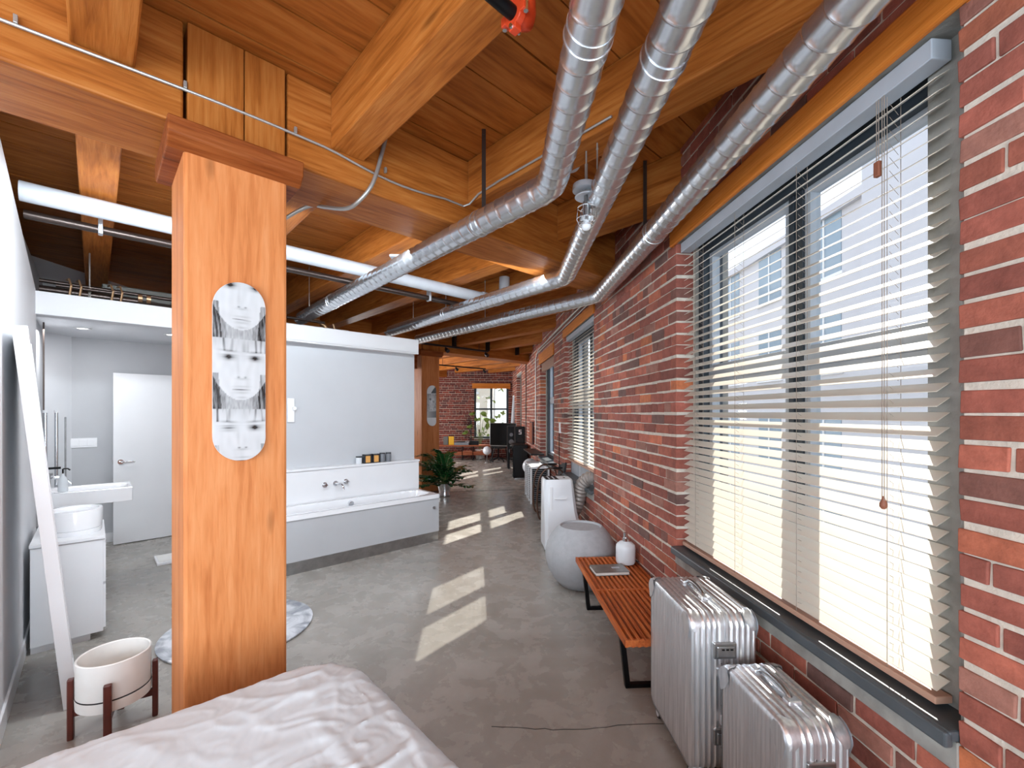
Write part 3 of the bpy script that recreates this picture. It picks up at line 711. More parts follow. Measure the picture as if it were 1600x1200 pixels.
# conduit down the right wall in the far end
t = thing('wall_conduit', 'thin grey conduit running along and down the brick window wall', 'conduit', 'W', 0, 0, 0)
link('cable', MB().tube([(-.02, 4.2, 2.86), (-.02, 9.0, 2.84), (-.02, 9.35, 2.72), (-.02, 9.4, 2.6), (-.02, 9.4, .9)], .011, 8).tube([(-.02, 4.4, 2.80), (-.02, 9.1, 2.78)], .008, 8), 'conduit', t, smooth=True)
solid_thing('wall_conduit', MB().cyl((0, 0, 0), (0, 0, 2.0), .012, 8), 'darkpipe', 'dark thin vertical conduit on the far brick wall end', 'conduit', 'W', -.02, 11.2, .8, smooth=True)
solid_thing('wall_conduit', MB().cyl((0, 0, 0), (0, 0, 2.2), .01, 8), 'conduit', 'pale vertical conduit at the left edge of the far brick wall', 'conduit', 'N', -2.36, 15.3, .55, smooth=True)
t = thing('wall_switch', 'small white switch with cord between second and third windows', 'switch', 'W', -.012, 6.78, 1.33)
link('plate', MB().box(-.008, .012, -.04, .04, -.08, .08), 'plastic_white', t, bevel=.003)
link('power_cord', MB().cyl((-.01, .0, -.08), (-.01, 0, -1.0), .006, 6), 'black', t)

# black light tracks in the far area
for (a0, a1, b_, lab) in ((4.3, 6.15, 7.25, 'black lighting track just in front of the far girder'), (6.7, 8.55, 10.2, 'black lighting track with spot over the far living area')):
    t = thing('track_light', lab, 'light', 'A', a0, b_, 2.90)
    link('rail', MB().box(0, a1-a0, -.018, .018, -.04, -.005), 'track', t, bevel=.002)
    link('stem', MB().cyl((.3, 0, -.01), (.3, 0, .31), .006, 8).cyl((a1-a0-.25, 0, -.01), (a1-a0-.25, 0, .31), .006, 8), 'track', t)
    h = link('spot_head', MB().tube([(a1-a0-.08, 0, -.05), (a1-a0-.08, -.02, -.09), (a1-a0-.08, -.08, -.13)], [.015, .035, .04], 14), 'track', t, smooth=True)
    link('spot_head', MB().tube([(.75, 0, -.05), (.75, -.02, -.09), (.75, -.08, -.13)], [.015, .035, .04], 14), 'track', t, smooth=True)
mb = MB()
for b_ in (6.9,):
    pass
solid_thing('joist_hanger', MB().box(0, .05, 0, .09, -.31, -.005), 'track', 'black steel joist hanger on the far girder, near the window', 'bracket', 'A', 5.344, 7.36, 3.22, group='black joist hangers')
solid_thing('joist_hanger', MB().box(0, .05, 0, .09, -.31, -.005), 'track', 'black steel joist hanger on the far girder, by the column', 'bracket', 'A', 6.244, 7.36, 3.22, group='black joist hangers')
solid_thing('joist_hanger', MB().box(0, .05, 0, .09, -.31, -.005), 'track', 'black steel joist hanger on the far girder, at the wall end', 'bracket', 'A', 7.144, 7.36, 3.22, group='black joist hangers')

# small hanging wire lamp and smoke detector
lx, ly, lz = at(916, 298, 2.33)
t = thing('pendant_lamp', 'small hanging lamp with split white reflector and wire cage', 'lamp', 'N', lx, ly, lz)
link('stem', MB().cyl((0, 0, .0), (0, 0, topz(lx, ly)-lz), .0045, 8).cyl((0, 0, .14), (0, 0, .0), .008, 8), 'conduit', t)
link('canopy', MB().lathe([(.004, .03), (.062, .03), (.064, .018), (.064, .0), (.058, -.002), (.004, .006)], 28, (-.008, 0, .0)).lathe([(.004, .005), (.05, -.012), (.066, -.026), (.06, -.03), (.004, -.012)], 28, (.004, -.01, -.012)), 'whitepipe', t, smooth=True)
link('socket', MB().cyl((0, 0, -.02), (0, 0, -.09), .012, 12).cyl((0, 0, -.06), (0, 0, -.16), .02, 12).cbox((0, 0, -.15), (.07, .035, .03)), 'steel', t, bevel=.002)
mb = MB()
for j in range(6):
    a = j*PI/3; c, s_ = math.cos(a), math.sin(a)
    mb.tube([(.012*c, .012*s_, -.07), (.045*c, .045*s_, -.09), (.05*c, .05*s_, -.15), (.036*c, .036*s_, -.185)], .0022, 6)
for z_, r_ in ((-.09, .045), (-.15, .05), (-.185, .036)):
    mb.tube([(r_*math.cos(q*PI/8), r_*math.sin(q*PI/8), z_) for q in range(16)], .0022, 6, closed=True)
link('wire_cage', mb, 'chrome', t)
link('bulb', MB().sphere((0, 0, -.185), .026), 'frost', t, smooth=True)
x, y, z = at(890, 262, 2.72)
solid_thing('smoke_detector', MB().lathe([(.065, .035), (.066, .01), (.06, .0), (.055, -.006), (.01, -.008)], 28).cyl((0, 0, .03), (0, 0, topz(x, y)-z), .012, 8), 'whitepipe', 'round white smoke detector partly hidden behind the left duct', 'detector', 'N', x, y, z, smooth=True)

# ------------------------------------------------------------------ service gear above the bathroom
mb = MB()
solid_thing('air_handler', MB().box(0, 1.35, 0, .5, 0, .26), 'greyunit', 'grey sheet metal unit lying above the bathroom bulkhead', 'air unit', 'A', .05, 5.6, 2.505, bevel=.01)
solid_thing('air_handler', MB().box(0, .9, 0, .5, 0, .30), 'whitewall', 'pale boxed unit above the bulkhead beside the left wall', 'air unit', 'A', -.4, 6.6, 2.505, bevel=.01)
t = thing('copper_pipework', 'brass and copper pipes strapped above the bathroom bulkhead', 'pipework', 'A', -.33, 5.3, 2.56)
mb = MB().cyl((0, 0, .02), (.62, 0, .02), .03, 14).cyl((0, .0, .09), (2.3, .0, .06), .016, 12).cyl((.1, -.08, .05), (.5, -.08, .05), .014, 10)
link('pipe', mb, 'darkpipe', t, smooth=True)
mb = MB()
for q in (.16, .22, .42, .48): mb.tube([(q, .04, .13), (q+.015, -.06, .12), (q+.03, -.10, .06), (q+.02, -.08, -.01), (q, 0, -.03)], .008, 8)
for q in (.62, .68): mb.cyl((q, -.01, .05), (q+.03, -.01, .05), .036, 14)
link('pipe_loop', mb, 'copper', t, smooth=True)
for i, (a, lab) in enumerate(((.3, 'thin rod hanging at the left of the bulkhead pipework'), (1.05, 'thick rod with turnbuckle hanging over the bulkhead left of the column'))):
    mb = MB().cyl((0, 0, .1), (0, 0, .7), .006, 8).cyl((0, 0, .0), (0, 0, .12), .012, 8)
    solid_thing('threaded_rod', mb, 'conduit', lab, 'rod', 'A', a-.33, 5.28, 2.52, group='rods above the bulkhead')
t = thing('copper_pipework', 'bent brass pipe stub over the tub wall beside the left duct', 'pipework', 'A', 1.85, 5.5, 2.5)
link('pipe', MB().tube([(0, 0, .18), (.12, 0, .17), (.2, 0, .12), (.24, 0, .02), (.24, 0, 0)], .024, 12).tube([(.3, 0, .16), (.33, 0, .05), (.33, 0, 0)], .014, 10), 'copper', t, smooth=True)

# ------------------------------------------------------------------ skateboard decks
def deck(fr_a, fr_b, z0, lab, art, name='skateboard_deck'):
    Wd, Ln, TH = .208, .80, .011; NX, NZ = 72, 250
    t = thing(name, lab, 'skateboard deck', 'A', fr_a, fr_b-.012, z0)
    def half(z):  # half width at height z
        e = .112; q = min(z, Ln-z)
        return Wd/2*(1. if q >= e else max(0.0, 1-((e-q)/e)**2.1)**.5)
    def dep(z):
        q = min(z, Ln-z); return .030*max(0, (.13-q)/.13)**1.5
    mb = MB(); vs = []; cs = []; fs = []
    for k in range(NZ+1):
        z = Ln*.5*(1-math.cos(PI*k/NZ)); h = max(half(z), .0015)
        for i in range(NX+1):
            x = -h+2*h*i/NX; vs.append((x, -TH/2-.002*math.cos(x/h*PI/2)*0-dep(z)*-1*-1, z)); cs.append(art(x/(Wd/2), z/Ln))
    for k in range(NZ):
        for i in range(NX):
            o = k*(NX+1)+i; fs.append((o, o+1, o+NX+2, o+NX+1))
    mb.v, mb.f, mb.c, mb.m = vs, fs, cs, [0]*len(fs)
    link('printed_face', mb, 'art', t, color=True, smooth=True)
    # ply body behind
    mb = MB(); K = 60; ring = []
    vs = []; fs = []
    for k in range(NZ//2+1):
        z = Ln*.5*(1-math.cos(PI*k/(NZ//2))); h = max(half(z), .0015)+.0008; y0 = -TH/2-dep(z)+.0006
        vs += [(-h, y0, z), (h, y0, z), (h, y0+TH, z), (-h, y0+TH, z)]
    for k in range(NZ//2):
        o = 4*k
        for j in range(4): fs.append((o+j, o+(j+1) % 4, o+4+(j+1) % 4, o+4+j))
    mb.add(vs, fs)
    link('ply_body', mb, 'white', t)
    link('wall_mount', MB().cyl((0, 0, Ln*.3), (0, .02, Ln*.3), .02, 12).cyl((0, 0, Ln*.7), (0, .02, Ln*.7), .02, 12), 'steel', t)
    return t
def face_art(x, z):
    """three stacked grey pencil-like portraits; x in -1..1, z 0 (bottom)..1"""
    # frames: bottom 0-.29, middle .29-.69, top .69-1
    if z < .29: y = (z-(-.11))/.40; mood = 1
    elif z < .688: y = (z-.29)/.398; mood = 0
    else: y = (z-.688)/.398; mood = 2
    # y 0 bottom of portrait .. 1 fringe
    g = .64
    nz = noise.noise(Vector((x*5, z*14, 2)))*.05; g += nz
    def blob(cx, cy, sx, sy, rot=0.):
        dx, dy = x-cx, (y-cy)*4.6/2; c, s_ = math.cos(rot), math.sin(rot); a = (dx*c+dy*s_)/sx; b_ = (-dx*s_+dy*c)/sy
        return math.exp(-(a*a+b_*b_))
    off = .08
    # jaw: below jaw line is neck / hair
    jaw = .13+.30*abs(x-off*.5)**2.2
    if y < jaw:
        g -= .20+.12*noise.noise(Vector((x*16, z*30, 1)))
        if abs(x) > .5: g -= .16*abs(noise.noise(Vector((x*20+z*30, z*10, 5))))+.08
    if abs(x) > .80-.25*max(0, .5-y) and y < .5: g -= .26+.35*noise.noise(Vector((x*14+z*8, z*5, 3)))
    if y > .82:
        st = noise.noise(Vector((x*9, y*3, 7+mood))); g -= max(0, .10*(y-.80)/.2+.75*max(0, st)*((abs(x)*1.1+.1)))
    # eyes
    for sx_ in (-1, 1):
        ex = off+sx_*.50; ey = .735
        closed = (mood == 1 and sx_ < 0)
        g -= .62*blob(ex, ey, .22, .022 if closed else .045)+.30*blob(ex, ey+.03, .27, .03)+.20*blob(ex, ey-.035, .25, .05)
        if not closed: g -= .45*blob(ex, ey, .07, .06)
        g -= .30*blob(ex, ey+.085, .30, .035, .05*sx_)
    # nose
    g -= .42*blob(off-.13, .455, .05, .022)+.42*blob(off+.13, .455, .05, .022)+.15*blob(off, .43, .22, .035)+.07*blob(off-.15, .58, .06, .3)
    # mouth, a line slightly down to the left
    my = .275+.03*(x-off); g -= .55*blob(off, .275, .36, .014, -.03) if abs(x-off) < .36 else 0
    g -= .15*blob(off, .235, .26, .04)+.13*blob(off, .32, .3, .03)+.16*blob(off, .165, .2, .03)
    g = max(.015, min(.92, g)); g = g**1.15
    return (g*.98, g, g*1.02, 1)
def face_art2(x, z):
    g = .62+.3*noise.noise(Vector((x*1.2, z*5, 4)))
    def blob(cx, cy, sx, sy): return math.exp(-(((x-cx)/sx)**2+((z-cy)/sy)**2))
    if z > .80: g = .75 if x < (z-.8)*5-.2 else .05
    elif z > .2:
        g = .30+.5*blob(0, .62, .75, .16)+.4*blob(0, .38, .9, .1)*(1 if abs(noise.noise(Vector((x*4, z*20, 1)))) > .1 else .3)
        g -= .5*blob(-.25, .66, .25, .03)+.4*blob(.35, .60, .2, .03)+.25*noise.noise(Vector((x*5, z*16, 9)))
        if .2 < z < .36: g = .35-.2*x
    else: g = .8
    if abs(z-.80) < .006 or abs(z-.2) < .006: g = .9
    g = max(.03, min(.9, g)); return (g*.95, g, g*1.03, 1)
deck(.276+.205, 2.327, 1.345, 'white skateboard deck printed with three grey faces on near column', face_art)
deck(4.633+.215, 7.456, 1.30, 'small looking grey and silver printed deck hung on far column', face_art2)

# ------------------------------------------------------------------ bathtub
t = thing('bathtub', 'white built-in bathtub with grey front panel and steel plinth', 'bathtub', 'A', 1.2, 4.515)
BL, BD, BZ = 1.86, .49, .575
link('front_panel', MB().box(0, BL-.005, .012, .03, .12, BZ-.05).box(BL-.022, BL-.005, .03, BD, .12, BZ-.05), 'bathpanel', t, bevel=.002)
link('plinth', MB().box(0, BL-.01, .022, .04, 0, .12).box(BL-.03, BL-.012, .04, BD, 0, .12), 'steel', t)
# shell with basin: rim ring + tapered inside
mb = MB(); NX, NY = 64, 28
def basin(a, b):
    ua = (a-BL/2)/(BL/2-.075); ub = (b-BD/2)/(BD/2-.055); r_ = (abs(ua)**5+abs(ub)**5)**.2
    if r_ >= 1: return 0.
    return -.40*min(1, (1-r_)/.13)
vs = []; fs = []
for i in range(NX+1):
    for j in range(NY+1): vs.append((BL*i/NX, BD*j/NY, BZ+basin(BL*i/NX, BD*j/NY)))
for i in range(NX):
    for j in range(NY): o = i*(NY+1)+j; fs.append((o, o+NY+1, o+NY+2, o+1))
mb.add(vs, fs); mb.box(0, BL, 0, .012, BZ-.05, BZ).box(BL-.012, BL, 0, BD, BZ-.05, BZ)
link('tub_shell', mb, 'porcelain', t, smooth=True)
link('overflow', MB().cyl((.93, BD-.085, BZ-.052), (.93, BD-.055, BZ-.047), .030, 20).cyl((.93, BD-.09, BZ-.053), (.93, BD-.08, BZ-.05), .02, 16), 'chrome', t, smooth=True)
link('panel_knob', MB().cyl((BL-.08, .012, BZ-.16), (BL-.08, -.008, BZ-.16), .017, 16), 'steel', t, smooth=True)
# taps on the ledge wall
def onledge(u, v, b=5.02):
    tn = (u-800)/F_PX; y = b/(-tn*.6871+.7266); x = tn*y; return (x*.7266+y*.6871, b, CAM_H+(HOR-v)/F_PX*y)
for i, (u, v, lab) in enumerate(((507, 757.5, 'left round chrome tap handle on the tub ledge wall'), (540, 752, 'right round chrome tap handle on the tub ledge wall'))):
    a, b, z = onledge(u, v)
    t = thing('tap_handle', lab, 'tap', 'A', a, b, z, group='tub tap handles')
    link('rosette', MB().cyl((0, 0, 0), (0, -.008, 0), .028, 20), 'chrome', t, smooth=True)
    link('knob', MB().cyl((0, -.008, 0), (0, -.045, 0), .019, 16).cbox((0, -.045, 0), (.044, .012, .012)).cbox((0, -.045, 0), (.012, .012, .044)), 'chrome', t, bevel=.002)
a, b, z = onledge(524, 755)
t = thing('tub_spout', 'chrome wall spout between the two tub tap handles', 'tap', 'A', a, b, z)
link('rosette', MB().cyl((0, 0, 0), (0, -.008, 0), .028, 20), 'chrome', t, smooth=True)
link('spout', MB().tube([(0, 0, 0), (.01, -.05, .0), (.03, -.10, -.005), (.04, -.125, -.03), (.04, -.13, -.06)], .012, 12), 'chrome', t, smooth=True)
a, b, z = onledge(454, 641, 5.15)
t = thing('wall_thermostat', 'white tall plastic control plate on the wall beside column edge', 'control', 'A', a, b, z)
link('plate', MB().box(-.035, .035, -.022, 0, -.13, .13), 'plastic_white', t, bevel=.004); link('knob', MB().cyl((.03, -.022, .02), (.03, -.045, .02), .02, 16), 'plastic_white', t, smooth=True)
# candles
specs = [(561, 716.5, .036, .075, 'candle', 'small pale glass candle, leftmost on the tub ledge'), (574, 711, .04, .105, 'brassy', 'amber candle in black box holder, second from left on ledge'), (587, 711, .04, .105, 'brassy', 'amber candle in black holder in the middle of the ledge row'), (597.5, 711, .034, .10, 'greyjar', 'smoky grey candle jar, second from right on the ledge'), (607, 711, .034, .10, 'greyjar', 'grey ribbed candle jar, rightmost on the tub ledge')]
for i, (u, v, r_, h, m_, lab) in enumerate(specs):
    a, b, z = onledge(u, v, 5.07)
    t = thing('candle_jar', lab, 'candle', 'A', a, 5.075, .953, group='candles on the tub ledge')
    if i in (1, 2):
        link('holder', MB().box(-.047, .047, -.030, .035, 0, .006).box(-.047, -.034, -.03, .035, 0, h).box(.034, .047, -.03, .035, 0, h).box(-.047, .047, .028, .035, 0, h).box(-.047, .047, -.03, .035, h-.012, h), 'smoke', t)
        link('candle', MB().box(-.03, .03, -.028, .02, .008, h-.016), m_, t, bevel=.004)
    else:
        link('jar', MB().lathe([(r_*.9, 0), (r_, .006), (r_, h-.004), (r_*.94, h), (r_*.85, h-.006), (r_*.85, h-.02), (.002, h-.02)], 24), m_, t, smooth=True)
        link('lid', MB().lathe([(r_*.98, h), (r_, h+.004), (r_, h+.014), (.002, h+.016)], 24), 'smoke', t, smooth=True)

# ------------------------------------------------------------------ bathroom things
def onB(u, v, b):
    tn = (u-800)/F_PX; y = b/(-tn*.6871+.7266); x = tn*y; return (x*.7266+y*.6871, b, CAM_H+(HOR-v)/F_PX*y)
# door leaf, nearly flat against the back wall
t = bpy.data.objects.new('door_1', None); COL.objects.link(t); place(t, 'A', .16, 6.98, 0, math.radians(3)); struct(t)
link('leaf', MB().box(0, .86, 0, .04, .008, 2.03), 'white', t, bevel=.003)
link('door_handle', MB().cyl((.065, 0, .98), (.065, -.012, .98), .028, 20).cyl((.065, -.012, .98), (.065, -.05, .98), .009, 12).tube([(.065, -.05, .98), (.09, -.052, .98), (.19, -.05, .98)], .009, 10), 'chrome', t, smooth=True)
link('latch', MB().cbox((.0, .02, .98), (.004, .024, .05)), 'steel', t)
a, b, z = onB(129, 692, 7.22)
t = thing('light_switch', 'white triple rocker light switch on the bathroom wall', 'switch', 'A', a, 7.22, z)
link('plate', MB().box(-.125, .125, -.008, 0, -.055, .055), 'plastic_white', t, bevel=.002)
for i in range(3): link('rocker', MB().box(-.10+i*.07, -.04+i*.07, -.013, -.008, -.035, .035), 'plastic_white', t, bevel=.002)
for i, (u, v, lab) in enumerate(((129, 513, 'recessed ceiling downlight in the bathroom above the switch'), (268, 523, 'recessed downlight in bathroom ceiling beside the column'))):
    y = .88*F_PX/(HOR-v); x = (u-800)/F_PX*y; t = thing('downlight', lab, 'light', 'N', x, y, 2.44, group='bathroom downlights')
    link('trim_ring', MB().lathe([(.055, 0), (.07, -.003), (.07, -.006), (.052, -.006)], 28, cap=False), 'white', t, smooth=True)
    link('lens', MB().lathe([(.001, -.002), (.02, -.002)], 16).cyl((.03, 0, -.001), (.03, 0, -.004), .018, 12).cyl((-.03, 0, -.001), (-.03, 0, -.004), .018, 12), 'downlight', t)
# basin
t = thing('wash_basin', 'white rectangular wall-hung washbasin projecting from the bathroom wall', 'sink', 'A', -.40, 5.42, .745)
vs = []; fs = []; NX = 30; bw_, bd_, bh_ = .66, .46, .125
for i in range(NX+1):
    for j in range(NX+1):
        ua = (i/NX-.56)/.40; ub = (j/NX-.5)/.42; r_ = (ua**4+ub**4)**.25
        vs.append((bw_*i/NX, bd_*j/NX, bh_-(0 if r_ > 1 else .09*min(1, (1-r_)/.3))))
for i in range(NX):
    for j in range(NX): o = i*(NX+1)+j; fs.append((o, o+NX+1, o+NX+2, o+1))
link('bowl', MB().add(vs, fs), 'porcelain', t, smooth=True)
link('apron', MB().prism([(0, 0), (bw_-.05, 0), (bw_-.015, .012), (bw_, .05), (bw_, bd_-.05), (bw_-.015, bd_-.012), (bw_-.05, bd_), (0, bd_)], 0, bh_-.001), 'porcelain', t, bevel=.008) if False else link('apron', MB().prism_ax([(0, 0), (bd_, 0), (bd_, bh_), (bd_-.006, bh_), (bd_-.006, .01), (.006, .01), (.006, bh_), (0, bh_)], 0, 0, bw_).box(bw_-.008, bw_, 0, bd_, 0, bh_), 'porcelain', t, bevel=.004)
link('waste_pipe', MB().cyl((.35, .23, -.16), (.35, .23, 0), .02, 12).tube([(.35, .23, -.16), (.2, .23, -.2), (.0, .23, -.2)], .018, 10), 'chrome', t, smooth=True)
t = thing('basin_mixer', 'dark chrome mixer tap with curved lever on the washbasin', 'tap', 'A', -.30, 5.6, .87)
link('body', MB().cyl((0, 0, 0), (0, 0, .14), .022, 16).cyl((0, 0, .14), (0, 0, .16), .035, 16), 'steel', t, smooth=True)
link('spout', MB().tube([(0, 0, .10), (.06, 0, .12), (.12, 0, .09), (.15, 0, .05)], .012, 12), 'chrome', t, smooth=True)
t = thing('soap_pump', 'clear white soap pump bottle beside the basin tap', 'bottle', 'A', -.2, 5.5, .87)
link('bottle', MB().lathe([(.03, 0), (.033, .01), (.033, .09), (.026, .12), (.012, .14), (.012, .16)], 20), 'candle', t, smooth=True)
link('pump', MB().cyl((0, 0, .16), (0, 0, .2), .006, 10).tube([(0, 0, .2), (.03, 0, .2), (.045, 0, .185)], .006, 8), 'blackp', t)
t = thing('shower_column', 'pair of tall chrome shower tubes standing behind the basin', 'shower', 'A', -.33, 5.95, .82)
link('tube', MB().cyl((0, 0, 0), (0, 0, .74), .014, 14), 'chrome', t, smooth=True); link('tube', MB().cyl((.07, .03, 0), (.07, .03, .74), .014, 14), 'chrome', t, smooth=True)
link('tube', MB().cyl((.13, .03, -.0), (.13, .03, .7), .007, 10), 'steel', t, smooth=True)
link('cap', MB().cyl((0, 0, .74), (0, 0, .765), .018, 14).cyl((.07, .03, .74), (.07, .03, .765), .018, 14), 'plastic_white', t)
link('bracket', MB().cbox((.04, .015, .22), (.12, .02, .02)).cbox((-.04, 0, .22), (.07, .012, .012)), 'black', t)
solid_thing('shower_screen_post', MB().box(-.006, .006, -.006, .006, 0, 2.42), 'darkpipe', 'thin dark vertical post at the left edge of bathroom', 'post', 'A', -.35, 6.1, .0)
# cabinet and tub on it
t = thing('vanity_cabinet', 'low white drawer cabinet behind the leaning mirror', 'cabinet', 'A', -.30, 4.17)
link('body', MB().box(0, .345, .0, .62, .05, .685), 'white', t, bevel=.002); link('top', MB().box(-.005, .355, -.008, .63, .688, .71), 'white', t, bevel=.003)
link('plinth', MB().box(.0, .28, .03, .6, 0, .05), 'white', t)
link('drawer', MB().box(.345, .358, .01, .6, .07, .37), 'white', t, bevel=.002); link('drawer', MB().box(.345, .358, .01, .6, .385, .68), 'white', t, bevel=.002)
t = thing('oval_tub_container', 'white oval lidded container sitting on the drawer cabinet', 'container', 'A', -.10, 4.42, .71)
link('body', MB().lathe([(.13, 0), (.135, .01), (.137, .03), (.132, .034), (.137, .038), (.14, .16), (.137, .168), (.12, .168), (.115, .15), (.002, .15)], 36, sx=1.05, sy=1.2), 'porcelain', t, smooth=True)
solid_thing('wooden_stool', MB().box(0, .05, 0, .3, 0, .02).box(0, .05, 0, .3, .3, .68).box(.0, .05, 0, .05, 0, .68), 'orangewood', 'strip of brown wooden rack beside the drawer cabinet', 'rack', 'A', -.02, 5.2, 0)
mb = MB().box(0, .42, 0, .5, 0, .035)
mb2 = MB().box(.02, .40, .02, .48, .035, .037)
t = thing('bathroom_scale', 'flat white platform lying on the floor left of column', 'scale', 'A', *((lambda x, y: (x*.7266+y*.6871, -x*.6871+y*.7266))(-3.83, 4.72)), 0)
link('platform', MB().box(0, .45, -.33, .0, 0, .03), 'white', t, bevel=.006); link('tray', MB().box(.02, .43, -.31, -.02, .03, .033), 'ceramic', t)

# leaning mirror
t = thing('leaning_mirror', 'tall white framed mirror leaning against the left wall', 'mirror', 'A', -.09, 3.29, 0, math.radians(3))
g = bpy.data.objects
def lean(x, y, z):   # rotate in the a-z plane
    th = math.radians(5.2); return (x*math.cos(th)-z*math.sin(th), y, x*math.sin(th)+z*math.cos(th)+.003)
def leanbox(mb, *bx):
    k = len(mb.v); mb.box(*bx); mb.v[k:] = [lean(*q) for q in mb.v[k:]]; return mb
fm = MB(); leanbox(fm, -.028, .028, 0, .025, 0, 2.0); leanbox(fm, -.028, .028, .6, .625, 0, 2.0); leanbox(fm, -.028, .028, .025, .6, 0, .025); leanbox(fm, -.028, .028, .025, .6, 1.975, 2.0); leanbox(fm, -.028, -.015, .02, .61, .02, 1.98)
link('mirror_frame', fm, 'white', t, bevel=.002); link('mirror_glass', leanbox(MB(), .008, .022, .024, .602, .024, 1.976), 'mirror', t)

# planter
t = thing('planter', 'empty white ceramic planter on dark wooden legs by the mirror', 'planter', 'N', -1.975, 2.195)
link('pot', MB().lathe([(.125, .165), (.136, .172), (.142, .20), (.143, .37), (.139, .374), (.134, .37), (.132, .21), (.002, .205)], 48), 'ceramic', t, smooth=True)
link('saucer', MB().lathe([(.12, .145), (.142, .15), (.144, .196), (.14, .2), (.002, .2)], 48), 'ceramic', t, smooth=True)
link('groove_band', MB().lathe([(.1415, .198), (.1435, .2), (.1435, .204), (.1415, .206)], 48, cap=False), 'rubber', t)
for j in range(4):
    a = math.radians(33+90*j); c, s_ = math.cos(a), math.sin(a)
    link('leg', MB().cbox((.158*c, .158*s_, .145), (.024, .03, .29), rz=a), 'darkwood', t, bevel=.005)
mb = MB().cbox((0, 0, .125), (.30, .022, .035), rz=math.radians(33)).cbox((0, 0, .1255), (.022, .30, .034), rz=math.radians(33))
link('cross_bar', mb, 'darkwood', t, bevel=.003)
solid_thing('round_marble_slab', MB().lathe([(.47, 0), (.478, .004), (.48, .014), (.472, .018), (.002, .018)], 72), 'marble', 'round white marble slab lying on the floor behind the column', 'slab', 'N', -1.965, 3.19, 0, smooth=True)

# ------------------------------------------------------------------ bed
def bed():
    t = thing('bed', 'bed covered with a crumpled white duvet in the foreground', 'bed', 'A', -.28, .70)
    hx, hy, top = 1.05, 1.16, .60; R_, r_ = .27, .09
    link('mattress', MB().box(-.98, .95, -1.08, 1.08, .2, .50), 'duvet', t, bevel=.04, seg=3)
    link('bed_base', MB().box(-.93, .90, -1.03, 1.03, .03, .2), 'whitewall', t, bevel=.01)
    n_ = 340; ext = .34; vs = []; fs = []
    for i in range(n_+1):
        for j in range(n_+1):
            u = -(hx+ext)+2*(hx+ext)*i/n_; v = -(hy+ext)+2*(hy+ext)*j/n_
            cu = max(-(hx-R_), min(hx-R_, u)); cv = max(-(hy-R_), min(hy-R_, v)); eu, ev = u-cu, v-cv
            e = math.hypot(eu, ev)
            if e > R_+ext: k = (R_+ext)/e; eu *= k; ev *= k; e = R_+ext
            d = Vector((eu, ev))/(e or 1)
            flat = R_-r_; 
            if e <= flat: h, dr = e, .015*(e/flat)**2
            elif e <= flat+r_*PI/2: th = (e-flat)/r_; h, dr = flat+r_*math.sin(th), .015+r_*(1-math.cos(th))
            else: q = e-flat-r_*PI/2; h, dr = flat+r_+.06*q+.02*math.sin((math.atan2(ev, eu)*7)+u*4+v*5)*min(1, q*6), .015+r_+q
            x, y = cu+d.x*h, cv+d.y*h
            P_ = Vector((x, y, 0))
            sv = noise.noise(P_*1.3+Vector((3, 1, 0)))*.026
            rid = 1-abs(noise.noise(Vector((x*3.1+noise.noise(P_*2)*1.1, y*4.3+noise.noise(P_*2.4+Vector((9, 0, 0)))*1.1, 5)))); rid = max(0, rid-.80)/.20
            rid2 = 1-abs(noise.noise(Vector((x*8+y*3+noise.noise(P_*3)*1.5, y*9-x*2+noise.noise(P_*4)*1.4, 2)))); rid2 = max(0, rid2-.84)/.16
            rid3 = 1-abs(noise.noise(Vector((x*17-y*9+noise.noise(P_*6)*1.5, y*19+x*6+noise.noise(P_*7)*1.5, 8)))); rid3 = max(0, rid3-.84)/.16
            msk = .35+.65*max(0, min(1, .5+1.6*noise.noise(P_*1.1+Vector((0, 5, 1)))))
            fall = max(0, 1-max(0, e-flat*.6)/.30)
            z = top-dr+(sv+(rid*.008+rid2*.006+rid3*.0035)*msk)*(.25+.75*fall)
            vs.append((x, y, max(z, .06)))
    for i in range(n_):
        for j in range(n_): o = i*(n_+1)+j; fs.append((o, o+n_+1, o+n_+2, o+1))
    link('duvet', MB().add(vs, fs), 'duvet', t, smooth=True)
bed()

# ------------------------------------------------------------------ bench
t = thing('slat_bench', 'low wooden slatted bench with black metal legs by brick wall', 'bench', 'N', .597, 2.325, 0, math.radians(2.9))
bl, bw2, zt = 1.35, .465, .36
mb = MB(); ns = 14; sw = .0165; gp = (bw2-ns*sw)/(ns-1)
for i in range(ns): x = i*(sw+gp); mb.box(x, x+sw, .0, bl, zt-.038, zt)
link('slats', mb, 'bench', t, bevel=.0015)
link('end_rail', MB().box(0, bw2, .002, .02, zt-.036, zt-.0015).box(0, bw2, bl-.02, bl-.002, zt-.036, zt-.0015).box(0, bw2, bl/2-.013, bl/2+.013, zt-.036, zt-.0015).box(.02, bw2-.02, .16, .2, zt-.055, zt-.036).box(.02, bw2-.02, bl-.2, bl-.16, zt-.055, zt-.036), 'bench', t, bevel=.001)
for yy in (.17, bl-.19):
    link('leg', MB().prism_ax([(.02, zt-.055), (.05, zt-.055), (.085, .0), (.055, 0)], 1, yy, yy+.032).prism_ax([(bw2-.05, zt-.055), (bw2-.02, zt-.055), (bw2-.055, 0), (bw2-.085, 0)], 1, yy, yy+.032).box(.06, bw2-.06, yy, yy+.032, 0, .022).box(.02, bw2-.02, yy, yy+.032, zt-.075, zt-.055), 'black', t, bevel=.002)
t = thing('book', 'thin hardcover book with metallic grey cover on the bench', 'book', 'N', .735, 3.34, .361, math.radians(6))
